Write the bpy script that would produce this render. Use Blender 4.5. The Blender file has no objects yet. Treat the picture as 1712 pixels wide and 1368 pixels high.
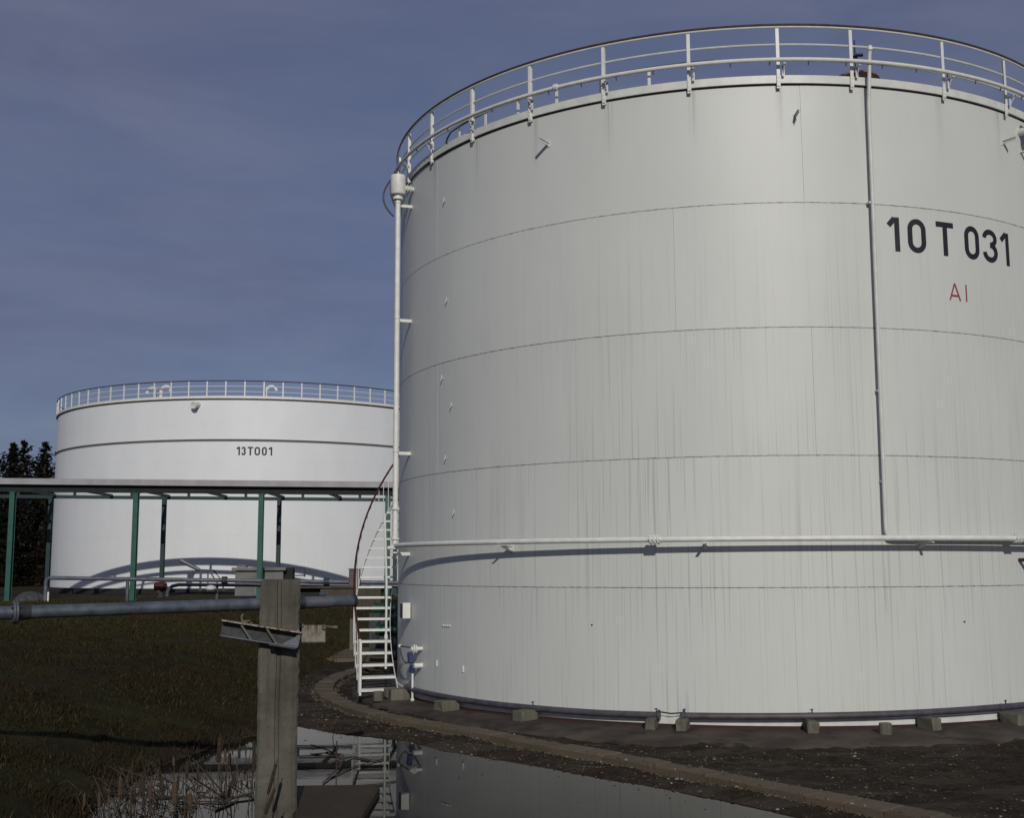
import bpy, bmesh, math, random
import numpy as np
from mathutils import Vector, Matrix

random.seed(7)
rng = np.random.default_rng(7)
scene = bpy.context.scene
col = scene.collection
PI = math.pi
rad = math.radians

# ---------------------------------------------------------------- camera
CAM_Z = 2.352
PITCH, ROLL, FPX = 0.13351, -0.004593, 1948.23
cam_d = bpy.data.cameras.new('camera')
cam_d.sensor_width = 36.0
cam_d.lens = FPX / 1712 * 36.0
cam_d.clip_start, cam_d.clip_end = 0.1, 5000
cam = bpy.data.objects.new('camera', cam_d)
col.objects.link(cam)
cp, sp, cr, sr = math.cos(PITCH), math.sin(PITCH), math.cos(ROLL), math.sin(ROLL)
X0, U0, FW = Vector((1, 0, 0)), Vector((0, -sp, cp)), Vector((0, cp, sp))
right, up = cr * X0 + sr * U0, -sr * X0 + cr * U0
cam.matrix_world = Matrix(((right.x, up.x, -FW.x, 0), (right.y, up.y, -FW.y, 0), (right.z, up.z, -FW.z, CAM_Z), (0, 0, 0, 1)))
scene.camera = cam

# ---------------------------------------------------------------- sky and sun
SUN_EL, LIGHT_AZ = rad(25.0), rad(-6.0)          # light travels towards +Y, a little to -X
SUN_STRENGTH, SKY_STRENGTH = 2.40, 0.081
world = bpy.data.worlds.new('World')
scene.world = world
world.use_nodes = True
wn, wl = world.node_tree.nodes, world.node_tree.links
wn.clear()
wout = wn.new('ShaderNodeOutputWorld')
wbg = wn.new('ShaderNodeBackground')
sky = wn.new('ShaderNodeTexSky')
sky.sky_type = 'NISHITA'
sky.sun_disc = False
sky.sun_elevation = SUN_EL
sun_vec = Vector((-math.sin(LIGHT_AZ) * math.cos(SUN_EL), -math.cos(LIGHT_AZ) * math.cos(SUN_EL), math.sin(SUN_EL)))
sky.sun_rotation = math.atan2(sun_vec.x, sun_vec.y)
sky.air_density, sky.dust_density, sky.ozone_density = 0.8, 0.8, 3.5
# thin high cloud: a pale veil broken by long soft streaks
wtc = wn.new('ShaderNodeTexCoord')
wmp = wn.new('ShaderNodeMapping')
wmp.inputs['Scale'].default_value = (1.6, 1.6, 7.0)
wmp.inputs['Rotation'].default_value = (0.0, 0.22, 0.4)
wnz = wn.new('ShaderNodeTexNoise')
wnz.inputs['Scale'].default_value = 1.5
wnz.inputs['Detail'].default_value = 6.0
wnz.inputs['Roughness'].default_value = 0.55
wrp = wn.new('ShaderNodeMapRange')
wrp.inputs['From Min'].default_value = 0.38
wrp.inputs['From Max'].default_value = 0.75
wrp.inputs['To Min'].default_value = 0.74
wrp.inputs['To Max'].default_value = 0.94
wmx = wn.new('ShaderNodeMix')
wmx.data_type = 'RGBA'
wm2 = wn.new('ShaderNodeMapping')
wm2.inputs['Scale'].default_value = (2.2, 2.2, 9.0)
wm2.inputs['Rotation'].default_value = (0.12, -0.10, 0.9)
wn2 = wn.new('ShaderNodeTexNoise')
wn2.inputs['Scale'].default_value = 2.1
wn2.inputs['Detail'].default_value = 8.0
wn2.inputs['Roughness'].default_value = 0.6
wn2.inputs['Distortion'].default_value = 0.5
wr2 = wn.new('ShaderNodeMapRange')
wr2.inputs['From Min'].default_value, wr2.inputs['From Max'].default_value = 0.32, 0.72
wvc = wn.new('ShaderNodeMix')
wvc.data_type = 'RGBA'
wvc.inputs['A'].default_value = (1.42, 1.62, 2.75, 1)
wvc.inputs['B'].default_value = (1.98, 2.10, 3.15, 1)
wl.new(wtc.outputs['Generated'], wm2.inputs['Vector'])
wl.new(wm2.outputs['Vector'], wn2.inputs['Vector'])
wl.new(wn2.outputs['Fac'], wr2.inputs['Value'])
wl.new(wr2.outputs['Result'], wvc.inputs['Factor'])
wl.new(wvc.outputs['Result'], wmx.inputs['B'])
wbg.inputs['Strength'].default_value = SKY_STRENGTH
wl.new(wtc.outputs['Generated'], wmp.inputs['Vector'])
wl.new(wmp.outputs['Vector'], wnz.inputs['Vector'])
wl.new(wnz.outputs['Fac'], wrp.inputs['Value'])
wl.new(wrp.outputs['Result'], wmx.inputs['Factor'])
wl.new(sky.outputs['Color'], wmx.inputs['A'])
wl.new(wmx.outputs['Result'], wbg.inputs['Color'])
wl.new(wbg.outputs['Background'], wout.inputs['Surface'])

sun_d = bpy.data.lights.new('sun', 'SUN')
sun_d.energy = SUN_STRENGTH
sun_d.angle = rad(0.53)
sun_d.color = (1.0, 0.965, 0.89)
sun = bpy.data.objects.new('sun', sun_d)
sun.rotation_euler = sun_vec.to_track_quat('Z', 'Y').to_euler()
sun.location = sun_vec * 80
col.objects.link(sun)

scene.view_settings.view_transform = 'Standard'
scene.view_settings.look = 'None'
scene.view_settings.exposure = -0.12
scene.view_settings.gamma = 1.0
scene.view_settings.use_curve_mapping = False

# ---------------------------------------------------------------- materials
class NT:
    def __init__(s, name):
        s.m = bpy.data.materials.new(name)
        s.m.use_nodes = True
        s.n, s.l = s.m.node_tree.nodes, s.m.node_tree.links
        s.b = s.n['Principled BSDF']
    def node(s, t, **kw):
        n = s.n.new(t)
        for k, v in kw.items():
            if hasattr(n, k): setattr(n, k, v)
            else: n.inputs[k].default_value = v
        return n
    def noise(s, vec, scale, detail=4.0, rough=0.55):
        n = s.node('ShaderNodeTexNoise')
        n.inputs['Scale'].default_value = scale
        n.inputs['Detail'].default_value = detail
        n.inputs['Roughness'].default_value = rough
        if vec is not None: s.l.new(vec, n.inputs['Vector'])
        return n.outputs['Fac']
    def ramp(s, fac, a, b, lo=0.0, hi=1.0):
        n = s.node('ShaderNodeMapRange')
        n.inputs['From Min'].default_value, n.inputs['From Max'].default_value = a, b
        n.inputs['To Min'].default_value, n.inputs['To Max'].default_value = lo, hi
        s.l.new(fac, n.inputs['Value'])
        return n.outputs['Result']
    def mix(s, fac, a, b, blend='MIX'):
        n = s.node('ShaderNodeMix')
        n.data_type, n.blend_type = 'RGBA', blend
        for key, v in (('Factor', fac), ('A', a), ('B', b)):
            if isinstance(v, (tuple, list)): n.inputs[key].default_value = (*v[:3], 1)
            elif isinstance(v, (int, float)): n.inputs[key].default_value = v
            else: s.l.new(v, n.inputs[key])
        return n.outputs['Result']
    def math(s, op, a, b=None):
        n = s.node('ShaderNodeMath')
        n.operation = op
        for i, v in enumerate((a, b)):
            if v is None: continue
            if isinstance(v, (int, float)): n.inputs[i].default_value = v
            else: s.l.new(v, n.inputs[i])
        return n.outputs[0]
    def map(s, vec, sc, loc=(0, 0, 0)):
        n = s.node('ShaderNodeMapping')
        n.inputs['Scale'].default_value = sc
        n.inputs['Location'].default_value = loc
        s.l.new(vec, n.inputs['Vector'])
        return n.outputs['Vector']
    def bump(s, h, strength, dist=0.01):
        n = s.node('ShaderNodeBump')
        n.inputs['Strength'].default_value = strength
        n.inputs['Distance'].default_value = dist
        s.l.new(h, n.inputs['Height'])
        s.l.new(n.outputs['Normal'], s.b.inputs['Normal'])
    def pos(s):
        return s.node('ShaderNodeNewGeometry').outputs['Position']
    def uv(s):
        return s.node('ShaderNodeTexCoord').outputs['UV']
    def rnd(s):
        return s.node('ShaderNodeObjectInfo').outputs['Random']
    def done(s, c=None, rough=None, metal=None, spec=None):
        if c is not None:
            if isinstance(c, tuple): s.b.inputs['Base Color'].default_value = (*c[:3], 1)
            else: s.l.new(c, s.b.inputs['Base Color'])
        if rough is not None:
            if isinstance(rough, (int, float)): s.b.inputs['Roughness'].default_value = rough
            else: s.l.new(rough, s.b.inputs['Roughness'])
        if metal is not None: s.b.inputs['Metallic'].default_value = metal
        if spec is not None: s.b.inputs['Specular IOR Level'].default_value = spec
        return s.m

def mat_noise(name, c1, c2, scale=6.0, rough=0.7, metal=0.0, bump=0.0, spec=0.5, lo=0.35, hi=0.65, bscale=None, detail=5.0):
    t = NT(name)
    p = t.pos()
    f = t.ramp(t.noise(p, scale, detail), lo, hi)
    if bump: t.bump(t.noise(p, bscale or scale * 4, 5.0), bump, 0.01)
    return t.done(t.mix(f, c1, c2), rough, metal, spec)

def mat_shell(name, base, dirt, streak, rough, post_streaks=False):
    t = NT(name)
    uv = t.uv()
    sep = t.node('ShaderNodeSeparateXYZ'); t.l.new(uv, sep.inputs[0])
    u, v = sep.outputs[0], sep.outputs[1]
    # fine rain runs: narrow across, very long downwards, fading out towards the upper courses
    n1 = t.noise(t.map(uv, (11.0, 0.12, 1)), 1.0, 3.0, 0.65)
    n2 = t.noise(t.map(uv, (27.0, 0.26, 1), (3.1, 7.7, 0)), 1.0, 2.0, 0.6)
    n3 = t.noise(t.map(uv, (0.9, 0.35, 1), (11, 4, 0)), 1.0, 4.0, 0.6)
    s1 = t.ramp(n1, 0.56, 0.66)
    s2 = t.ramp(n2, 0.565, 0.635)
    low = t.ramp(v, 8.2, 3.5, 0.10, 1.0)
    st = t.math('MULTIPLY', t.math('ADD', t.math('MULTIPLY', s1, 0.26), t.math('MULTIPLY', s2, 0.80)), low)
    patch = t.ramp(t.noise(t.map(uv, (0.42, 0.22, 1), (5, 2, 0)), 1.0, 3.0), 0.36, 0.64, 0.35, 1.15)
    st = t.math('MULTIPLY', t.math('MULTIPLY', st, patch), streak)
    c = t.mix(t.ramp(n3, 0.3, 0.7), base, tuple(x * 0.93 for x in base))
    c = t.mix(t.math('MULTIPLY', t.rnd(), 0.22), c, tuple(x * 0.86 for x in base))
    c = t.mix(st, c, dirt)
    # grime leached just under the seams between the courses
    cf = t.math('FRACT', t.math('MULTIPLY', v, 0.5))
    seam = t.math('MULTIPLY', t.ramp(cf, 0.86, 1.0), t.ramp(n2, 0.42, 0.62))
    c = t.mix(t.math('MULTIPLY', seam, 0.13 * streak), c, dirt)
    # dark specks of dirt caught on the weld lines
    ed_ = t.math('ABSOLUTE', t.math('SUBTRACT', t.math('FRACT', t.math('ADD', t.math('MULTIPLY', v, 0.5), 0.5)), 0.5))
    spk = t.math('MULTIPLY', t.ramp(ed_, 0.0085, 0.002), t.ramp(t.noise(t.map(uv, (9, 14, 1)), 1.0, 4.0, 0.7), 0.46, 0.62))
    c = t.mix(t.math('MULTIPLY', spk, 0.7 if post_streaks else 0.25), c, (0.06, 0.055, 0.05))
    if post_streaks:
        ph = t.math('ABSOLUTE', t.math('SUBTRACT', t.math('FRACT', t.math('ADD', t.math('DIVIDE', u, 1.385), 0.5 + 0.87)), 0.5))
        ps = t.math('MULTIPLY', t.ramp(ph, 0.07, 0.0), t.ramp(v, 8.9, 9.9))
        ps = t.math('MULTIPLY', ps, t.ramp(n2, 0.35, 0.6))
        c = t.mix(t.math('MULTIPLY', ps, 0.55), c, dirt)
    t.bump(t.math('ADD', t.noise(t.map(uv, (0.55, 0.55, 1)), 1.0, 2.0), t.math('MULTIPLY', t.noise(t.map(uv, (2.2, 0.8, 1)), 1.0, 3.0), 0.25)), 0.5, 0.02)
    return t.done(c, rough, 0.0, 0.5)

M = {}
M['tank'] = mat_shell('weathered_grey_paint', (0.61, 0.622, 0.59), (0.27, 0.265, 0.24), 0.44, 0.48, True)
M['white_tank'] = mat_shell('white_tank_paint', (0.75, 0.765, 0.775), (0.5, 0.5, 0.48), 0.22, 0.5)
M['seam'] = mat_noise('dark_seam', (0.10, 0.095, 0.09), (0.2, 0.2, 0.18), 30, 0.8)
M['trim'] = mat_noise('pale_trim_paint', (0.56, 0.58, 0.54), (0.66, 0.67, 0.63), 5, 0.45)
M['white'] = mat_noise('white_steel_paint', (0.74, 0.74, 0.70), (0.64, 0.64, 0.59), 7, 0.45)
M['rail_dark'] = mat_noise('dark_rail', (0.035, 0.025, 0.03), (0.07, 0.045, 0.045), 10, 0.55)
M['rail_red'] = mat_noise('oxide_red_rail', (0.05, 0.009, 0.012), (0.07, 0.014, 0.015), 10, 0.5)
M['black'] = mat_noise('black_lettering', (0.009, 0.008, 0.015), (0.022, 0.020, 0.03), 9, 0.6, lo=0.5, hi=0.8)
M['red_letter'] = mat_noise('red_lettering', (0.26, 0.03, 0.04), (0.32, 0.05, 0.05), 12, 0.6)
M['red'] = mat_noise('red_valve_paint', (0.09, 0.011, 0.010), (0.05, 0.009, 0.008), 8, 0.5)
M['blue'] = mat_noise('blue_device', (0.03, 0.045, 0.13), (0.02, 0.03, 0.08), 12, 0.45)
M['cable'] = mat_noise('dark_cable', (0.015, 0.015, 0.03), (0.03, 0.03, 0.05), 12, 0.6)
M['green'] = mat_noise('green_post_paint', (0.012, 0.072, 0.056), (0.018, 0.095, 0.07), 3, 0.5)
M['green_shaded'] = mat_noise('shaded_green_paint', (0.008, 0.024, 0.028), (0.012, 0.034, 0.036), 3, 0.55)  # the bridge green darkened: shade of the back row put into the colour
M['beam_shaded'] = mat_noise('shaded_beam', (0.005, 0.010, 0.011), (0.009, 0.018, 0.018), 3, 0.8)  # beam colour taken near black to hold the shade under the fascia
M['pump'] = mat_noise('bright_green_paint', (0.008, 0.062, 0.024), (0.006, 0.04, 0.018), 8, 0.45)
M['fascia'] = mat_noise('grey_cladding', (0.34, 0.33, 0.35), (0.28, 0.27, 0.28), 2.0, 0.5)
M['hut'] = mat_noise('hut_concrete', (0.20, 0.195, 0.185), (0.14, 0.137, 0.13), 1.8, 0.85, bump=0.3)
M['fascia_dark'] = mat_noise('grey_rubble', (0.035, 0.035, 0.037), (0.07, 0.07, 0.072), 5, 0.9, bump=0.5)
M['galv'] = mat_noise('galvanised_pipe', (0.055, 0.068, 0.09), (0.145, 0.165, 0.19), 7, 0.52, 0.35, 0.12, lo=0.3, hi=0.72, bscale=22)
M['galv2'] = mat_noise('old_steel_pipe', (0.075, 0.08, 0.10), (0.125, 0.13, 0.155), 4, 0.5, 0.2)
M['purple'] = mat_noise('base_pipe_paint', (0.05, 0.045, 0.056), (0.085, 0.074, 0.088), 6, 0.55, 0.1)
M['steel_dark'] = mat_noise('dark_weathered_steel', (0.016, 0.019, 0.022), (0.045, 0.048, 0.05), 14, 0.6, 0.2, 0.1)
M['rust'] = mat_noise('flaking_rust', (0.11, 0.055, 0.035), (0.34, 0.32, 0.27), 22, 0.85, 0.0, 0.3, lo=0.42, hi=0.56)
M['rust_roof'] = mat_noise('rusted_vent', (0.13, 0.075, 0.05), (0.3, 0.26, 0.22), 9, 0.8)
M['redbase'] = mat_noise('red_primer', (0.05, 0.012, 0.013), (0.03, 0.011, 0.011), 9, 0.8)
M['brownbox'] = mat_noise('brown_cabinet', (0.085, 0.06, 0.06), (0.11, 0.08, 0.075), 4, 0.6)
M['shade'] = mat_noise('dark_parts_and_shade', (0.012, 0.012, 0.014), (0.02, 0.02, 0.02), 4, 0.9)  # near black for dark parts and for shade filled in as colour

def mat_concrete(name, c1, c2, c3, vs=1.0):
    t = NT(name)
    p = t.pos()
    big = t.ramp(t.noise(p, 2.2 * vs, 5.0), 0.32, 0.68)
    runs = t.ramp(t.noise(t.map(p, (14, 14, 0.8)), 1.0, 3.0), 0.45, 0.7)
    grit = t.noise(p, 85 * vs, 4.0, 0.7)
    c = t.mix(big, c1, c2)
    c = t.mix(t.math('MULTIPLY', runs, 0.55), c, c3)
    c = t.mix(t.ramp(grit, 0.52, 0.75), c, tuple(x * 0.45 for x in c1))
    pits = t.ramp(t.noise(p, 45 * vs, 2.0), 0.28, 0.36, 1.0, 0.0)
    c = t.mix(t.math('MULTIPLY', pits, 0.7), c, tuple(x * 0.3 for x in c1))
    t.bump(grit, 0.5, 0.012)
    return t.done(c, 0.92, 0.0, 0.25)
M['concrete'] = mat_concrete('weathered_concrete', (0.135, 0.128, 0.105), (0.072, 0.067, 0.053), (0.034, 0.031, 0.024))
M['block'] = mat_concrete('pale_concrete_block', (0.17, 0.16, 0.125), (0.115, 0.108, 0.085), (0.07, 0.066, 0.052), 1.6)
M['wall'] = mat_concrete('brown_concrete', (0.095, 0.08, 0.06), (0.07, 0.06, 0.045), (0.04, 0.034, 0.027), 0.8)
M['slab'] = mat_concrete('wet_mossy_concrete', (0.062, 0.046, 0.030), (0.045, 0.036, 0.022), (0.028, 0.02, 0.014))

def mat_kerb():
    t = NT('kerb_slab_concrete')
    p = t.pos()
    f = t.ramp(t.noise(p, 3.0, 5.0), 0.35, 0.65)
    c = t.mix(f, (0.145, 0.108, 0.080), (0.12, 0.10, 0.068))
    c = t.mix(t.math('MULTIPLY', t.rnd(), 0.6), c, (0.095, 0.07, 0.05))
    moss = t.math('MULTIPLY', t.ramp(t.noise(p, 1.1, 3.0), 0.5, 0.6), t.ramp(t.noise(p, 24, 3.0), 0.4, 0.62))
    c = t.mix(t.math('MULTIPLY', moss, 0.8), c, (0.085, 0.072, 0.022))
    c = t.mix(t.ramp(t.noise(p, 60, 3.0), 0.55, 0.75), c, (0.04, 0.03, 0.022))
    t.bump(t.noise(p, 50, 4.0), 0.5, 0.01)
    return t.done(c, 0.9, 0.0, 0.25)
M['kerb'] = mat_kerb()
M['bed'] = mat_noise('kerb_bedding', (0.03, 0.022, 0.015), (0.05, 0.036, 0.024), 8, 0.95)

def mat_apron():
    t = NT('asphalt_apron')
    p = t.pos()
    f = t.ramp(t.noise(p, 1.6, 5.0), 0.36, 0.66)
    c = t.mix(f, (0.044, 0.035, 0.028), (0.092, 0.073, 0.056))
    wet = t.ramp(t.noise(t.map(p, (1.1, 1.1, 1)), 1.7, 5.0), 0.53, 0.62)
    c = t.mix(t.math('MULTIPLY', wet, 0.7), c, (0.026, 0.02, 0.018))
    redr = t.ramp(t.noise(p, 2.6, 4.0), 0.58, 0.68)
    c = t.mix(t.math('MULTIPLY', redr, 0.35), c, (0.075, 0.026, 0.024))
    g = t.noise(p, 95, 3.0, 0.7)
    c = t.mix(t.ramp(g, 0.55, 0.8), c, (0.02, 0.017, 0.014))
    t.bump(g, 0.5, 0.01)
    return t.done(c, 0.88, 0.0, 0.25)
M['apron'] = mat_apron()

def mat_ground():
    t = NT('mud_and_turf')
    geo = t.node('ShaderNodeNewGeometry')
    p = geo.outputs['Position']
    at = t.node('ShaderNodeAttribute'); at.attribute_name = 'turf'
    turf = at.outputs['Fac']
    n_big = t.noise(p, 0.9, 5.0)
    n_mid = t.noise(p, 5.5, 5.0, 0.6)
    n_fine = t.noise(p, 34, 5.0, 0.65)
    g = t.mix(t.ramp(n_mid, 0.35, 0.65), (0.016, 0.0165, 0.007), (0.026, 0.019, 0.010))
    g = t.mix(t.ramp(n_big, 0.42, 0.66), g, (0.034, 0.032, 0.011))
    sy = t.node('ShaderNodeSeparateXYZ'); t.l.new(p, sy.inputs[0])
    dry = t.math('MULTIPLY', t.ramp(sy.outputs[1], 24.0, 34.0), t.ramp(n_mid, 0.3, 0.6))  # far crest turf painted lighter, the lit plateau put into its colour
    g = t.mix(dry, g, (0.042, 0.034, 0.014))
    m = t.mix(t.ramp(n_mid, 0.34, 0.66), (0.022, 0.017, 0.012), (0.052, 0.039, 0.028))
    m = t.mix(t.ramp(n_fine, 0.5, 0.72), m, (0.014, 0.011, 0.008))
    m = t.mix(t.math('MULTIPLY', t.ramp(t.noise(t.map(p, (0.5, 1.3, 1)), 1.6, 5.0, 0.6), 0.5, 0.62), 0.75), m, (0.068, 0.056, 0.043))
    ed = t.math('ADD', turf, t.math('MULTIPLY', t.math('SUBTRACT', n_mid, 0.5), 0.9))
    c = t.mix(t.ramp(ed, 0.4, 0.6), m, g)
    peb = t.ramp(t.noise(p, 70, 2.0, 0.5), 0.66, 0.70)
    c = t.mix(t.math('MULTIPLY', peb, 0.5), c, (0.13, 0.11, 0.085))
    wet = t.math('MULTIPLY', t.ramp(t.noise(p, 1.4, 4.0), 0.58, 0.68), t.ramp(turf, 0.5, 0.2))
    rough = t.ramp(wet, 0.0, 1.0, 0.95, 0.55)
    t.bump(t.math('ADD', n_fine, t.math('MULTIPLY', n_mid, 1.5)), 0.7, 0.04)
    return t.done(c, rough, 0.0, 0.08)
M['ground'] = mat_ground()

def mat_blade():
    t = NT('winter_grass_blades')
    geo = t.node('ShaderNodeNewGeometry')
    r = geo.outputs['Random Per Island']
    p = geo.outputs['Position']
    c = t.mix(r, (0.013, 0.0145, 0.005), (0.036, 0.029, 0.013))
    c = t.mix(t.ramp(r, 0.90, 0.97), c, (0.075, 0.055, 0.03))
    c = t.mix(t.math('MULTIPLY', t.ramp(t.noise(p, 0.8, 4.0), 0.42, 0.64), 0.7), c, (0.030, 0.018, 0.011))
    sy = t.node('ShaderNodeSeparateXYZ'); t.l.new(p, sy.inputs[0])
    dry = t.math('MULTIPLY', t.ramp(sy.outputs[1], 22.0, 32.0), t.ramp(t.noise(p, 2.2, 3.0), 0.3, 0.55))  # blades tinted paler far off to carry the light on the crest
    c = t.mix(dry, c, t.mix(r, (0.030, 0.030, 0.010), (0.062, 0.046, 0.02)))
    return t.done(c, 0.85, 0.0, 0.1)
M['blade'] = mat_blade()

def mat_gravel():
    t = NT('pale_gravel')
    r = t.node('ShaderNodeNewGeometry').outputs['Random Per Island']
    c = t.mix(r, (0.03, 0.025, 0.018), (0.13, 0.105, 0.07))
    c = t.mix(t.ramp(r, 0.94, 0.97), c, (0.26, 0.25, 0.21))
    return t.done(c, 0.85, 0.0, 0.25)
M['gravel'] = mat_gravel()

M['flotsam'] = mat_noise('floating_bits', (0.016, 0.012, 0.008), (0.06, 0.048, 0.028), 30, 0.9)
def mat_water():
    t = NT('pond_water')
    p = t.pos()
    murk = t.ramp(t.noise(p, 1.3, 4.0), 0.4, 0.65)
    c = t.mix(murk, (0.009, 0.008, 0.006), (0.018, 0.015, 0.010))
    t.bump(t.noise(t.map(p, (1.0, 2.2, 1)), 2.2, 3.0), 0.012, 0.02)
    scum = t.ramp(t.noise(p, 55, 3.0), 0.66, 0.72)
    c = t.mix(t.math('MULTIPLY', scum, 0.35), c, (0.06, 0.055, 0.03))
    t.b.inputs['IOR'].default_value = 1.11
    return t.done(c, t.ramp(scum, 0, 1, 0.015, 0.10))
M['water'] = mat_water()

M['cattail_stem'] = mat_noise('dry_reed_stem', (0.07, 0.05, 0.028), (0.03, 0.022, 0.013), 18, 0.8)
M['cattail_head'] = mat_noise('brown_seed_head', (0.022, 0.012, 0.008), (0.05, 0.028, 0.016), 40, 0.95, bump=0.4)
M['cattail_fluff'] = mat_noise('burst_seed_fluff', (0.085, 0.056, 0.035), (0.045, 0.028, 0.017), 60, 0.95)
M['reed'] = mat_noise('dark_broken_reed', (0.025, 0.018, 0.014), (0.055, 0.038, 0.027), 20, 0.8)
M['bark'] = mat_noise('bark', (0.022, 0.017, 0.013), (0.035, 0.027, 0.02), 6, 0.95)

def mat_needle():
    t = NT('dark_conifer_needles')
    g = t.node('ShaderNodeNewGeometry')
    c = t.mix(g.outputs['Random Per Island'], (0.008, 0.011, 0.008), (0.016, 0.019, 0.011))
    c = t.mix(t.ramp(t.noise(g.outputs['Position'], 0.6, 3.0), 0.45, 0.65), c, (0.022, 0.015, 0.012))
    return t.done(c, 0.9, 0.0, 0.1)
M['needle'] = mat_needle()

def mat_rustplate():
    t = NT('white_plate_with_rust_runs')
    g = t.node('ShaderNodeTexCoord').outputs['Object']
    sep = t.node('ShaderNodeSeparateXYZ'); t.l.new(g, sep.inputs[0])
    runs = t.ramp(t.noise(t.map(g, (42, 1, 1.2)), 1.0, 2.0), 0.42, 0.54)
    h = t.ramp(sep.outputs[2], -0.05, 0.10)
    mid = t.ramp(t.math('ABSOLUTE', sep.outputs[0]), 0.10, 0.05)
    f = t.math('MULTIPLY', t.math('MULTIPLY', runs, h), mid)
    c = t.mix(t.ramp(t.noise(g, 20, 3.0), 0.4, 0.6), (0.24, 0.225, 0.195), (0.17, 0.155, 0.13))
    c = t.mix(f, c, (0.085, 0.028, 0.008))
    return t.done(c, 0.8)
M['rustplate'] = mat_rustplate()

# ---------------------------------------------------------------- mesh helpers
class MB:
    def __init__(s):
        s.v, s.f, s.uv = [], [], None
    def add(s, verts, faces):
        o = len(s.v)
        s.v.extend([tuple(p) for p in verts])
        s.f.extend([tuple(i + o for i in f) for f in faces])
        return s
    def box(s, c, size, rot=None, ch=0.0):
        hx, hy, hz = (x / 2 for x in size)
        R = rot.to_3x3() if rot is not None else Matrix.Identity(3)
        c = Vector(c)
        if ch <= 0:
            V = [Vector((a * hx, b * hy, d * hz)) for a in (-1, 1) for b in (-1, 1) for d in (-1, 1)]
            F = [(0, 1, 3, 2), (4, 6, 7, 5), (0, 4, 5, 1), (2, 3, 7, 6), (0, 2, 6, 4), (1, 5, 7, 3)]
            return s.add([c + R @ v for v in V], F)
        bm = bmesh.new()
        bmesh.ops.create_cube(bm, size=1.0)
        for v in bm.verts: v.co = Vector((v.co.x * size[0], v.co.y * size[1], v.co.z * size[2]))
        bmesh.ops.bevel(bm, geom=list(bm.edges), offset=ch, segments=1, affect='EDGES')
        bm.verts.index_update()
        V = [c + R @ v.co for v in bm.verts]
        F = [tuple(v.index for v in f.verts) for f in bm.faces]
        bm.free()
        return s.add(V, F)
    def tube(s, pts, r, n=10, closed=False, caps=True, flat=None):
        pts = [Vector(p) for p in pts]
        k = len(pts)
        rs = r if isinstance(r, (list, tuple)) else [r] * k
        V, F = [], []
        ref = None
        for i, p in enumerate(pts):
            if closed: t = pts[(i + 1) % k] - pts[i - 1]
            else: t = pts[min(i + 1, k - 1)] - pts[max(i - 1, 0)]
            t.normalize()
            if ref is None:
                ref = Vector((0, 0, 1)) if abs(t.z) < 0.9 else Vector((1, 0, 0))
            a = t.cross(ref)
            if a.length < 1e-5: a = t.orthogonal()
            a.normalize()
            b = a.cross(t).normalized()
            if abs(t.z) >= 0.9 or abs(ref.z) < 0.5: ref = b.copy()
            for j in range(n):
                q = 2 * PI * j / n
                V.append(p + a * (rs[i] * math.cos(q)) + b * (rs[i] * math.sin(q)))
        m = k if closed else k - 1
        for i in range(m):
            for j in range(n):
                A, B = i * n + j, i * n + (j + 1) % n
                C, D = ((i + 1) % k) * n + (j + 1) % n, ((i + 1) % k) * n + j
                F.append((A, B, C, D))
        if caps and not closed:
            F.append(tuple(range(n - 1, -1, -1)))
            F.append(tuple((k - 1) * n + j for j in range(n)))
        return s.add(V, F)
    def rod(s, a, b, r, n=10, r2=None):
        return s.tube([a, b], [r, r if r2 is None else r2], n)
    def strip(s, pts_lo, pts_hi):
        k = len(pts_lo)
        return s.add(list(pts_lo) + list(pts_hi), [(i, i + 1, k + i + 1, k + i) for i in range(k - 1)])
    def lathe(s, prof, c=(0, 0, 0), n=20, axis=None):
        V, F = [], []
        Q = Vector((0, 0, 1)).rotation_difference(Vector(axis)) if axis is not None else None
        for (r, z) in prof:
            for j in range(n):
                v = Vector((r * math.cos(2 * PI * j / n), r * math.sin(2 * PI * j / n), z))
                if Q: v = Q @ v
                V.append(v + Vector(c))
        for i in range(len(prof) - 1):
            for j in range(n):
                F.append((i * n + j, i * n + (j + 1) % n, (i + 1) * n + (j + 1) % n, (i + 1) * n + j))
        if prof[0][0] > 1e-4: F.append(tuple(range(n - 1, -1, -1)))
        if prof[-1][0] > 1e-4: F.append(tuple((len(prof) - 1) * n + j for j in range(n)))
        return s.add(V, F)
    def mesh(s, name, mat, smooth=True, off=(0, 0, 0), uvs=None, sharp=35):
        me = bpy.data.meshes.new(name)
        o = Vector(off)
        me.from_pydata([(v[0] - o.x, v[1] - o.y, v[2] - o.z) for v in s.v], [], s.f)
        if uvs is not None:
            L = me.uv_layers.new(name='UVMap')
            idx = np.empty(len(me.loops), dtype=np.int32)
            me.loops.foreach_get('vertex_index', idx)
            L.data.foreach_set('uv', np.asarray(uvs, dtype=np.float32)[idx].ravel())
        me.materials.append(mat)
        if smooth:
            me.shade_smooth()
            me.set_sharp_from_angle(angle=rad(sharp))
        me.update()
        return me

def link(name, me, parent=None, loc=(0, 0, 0), rz=0.0):
    o = bpy.data.objects.new(name, me)
    col.objects.link(o)
    o.location = loc
    o.rotation_euler = (0, 0, rz)
    if parent is not None: o.parent = parent
    return o

def world_loc(o):
    p = Vector((0, 0, 0))
    while o is not None:
        p += o.location
        o = o.parent
    return p

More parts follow.
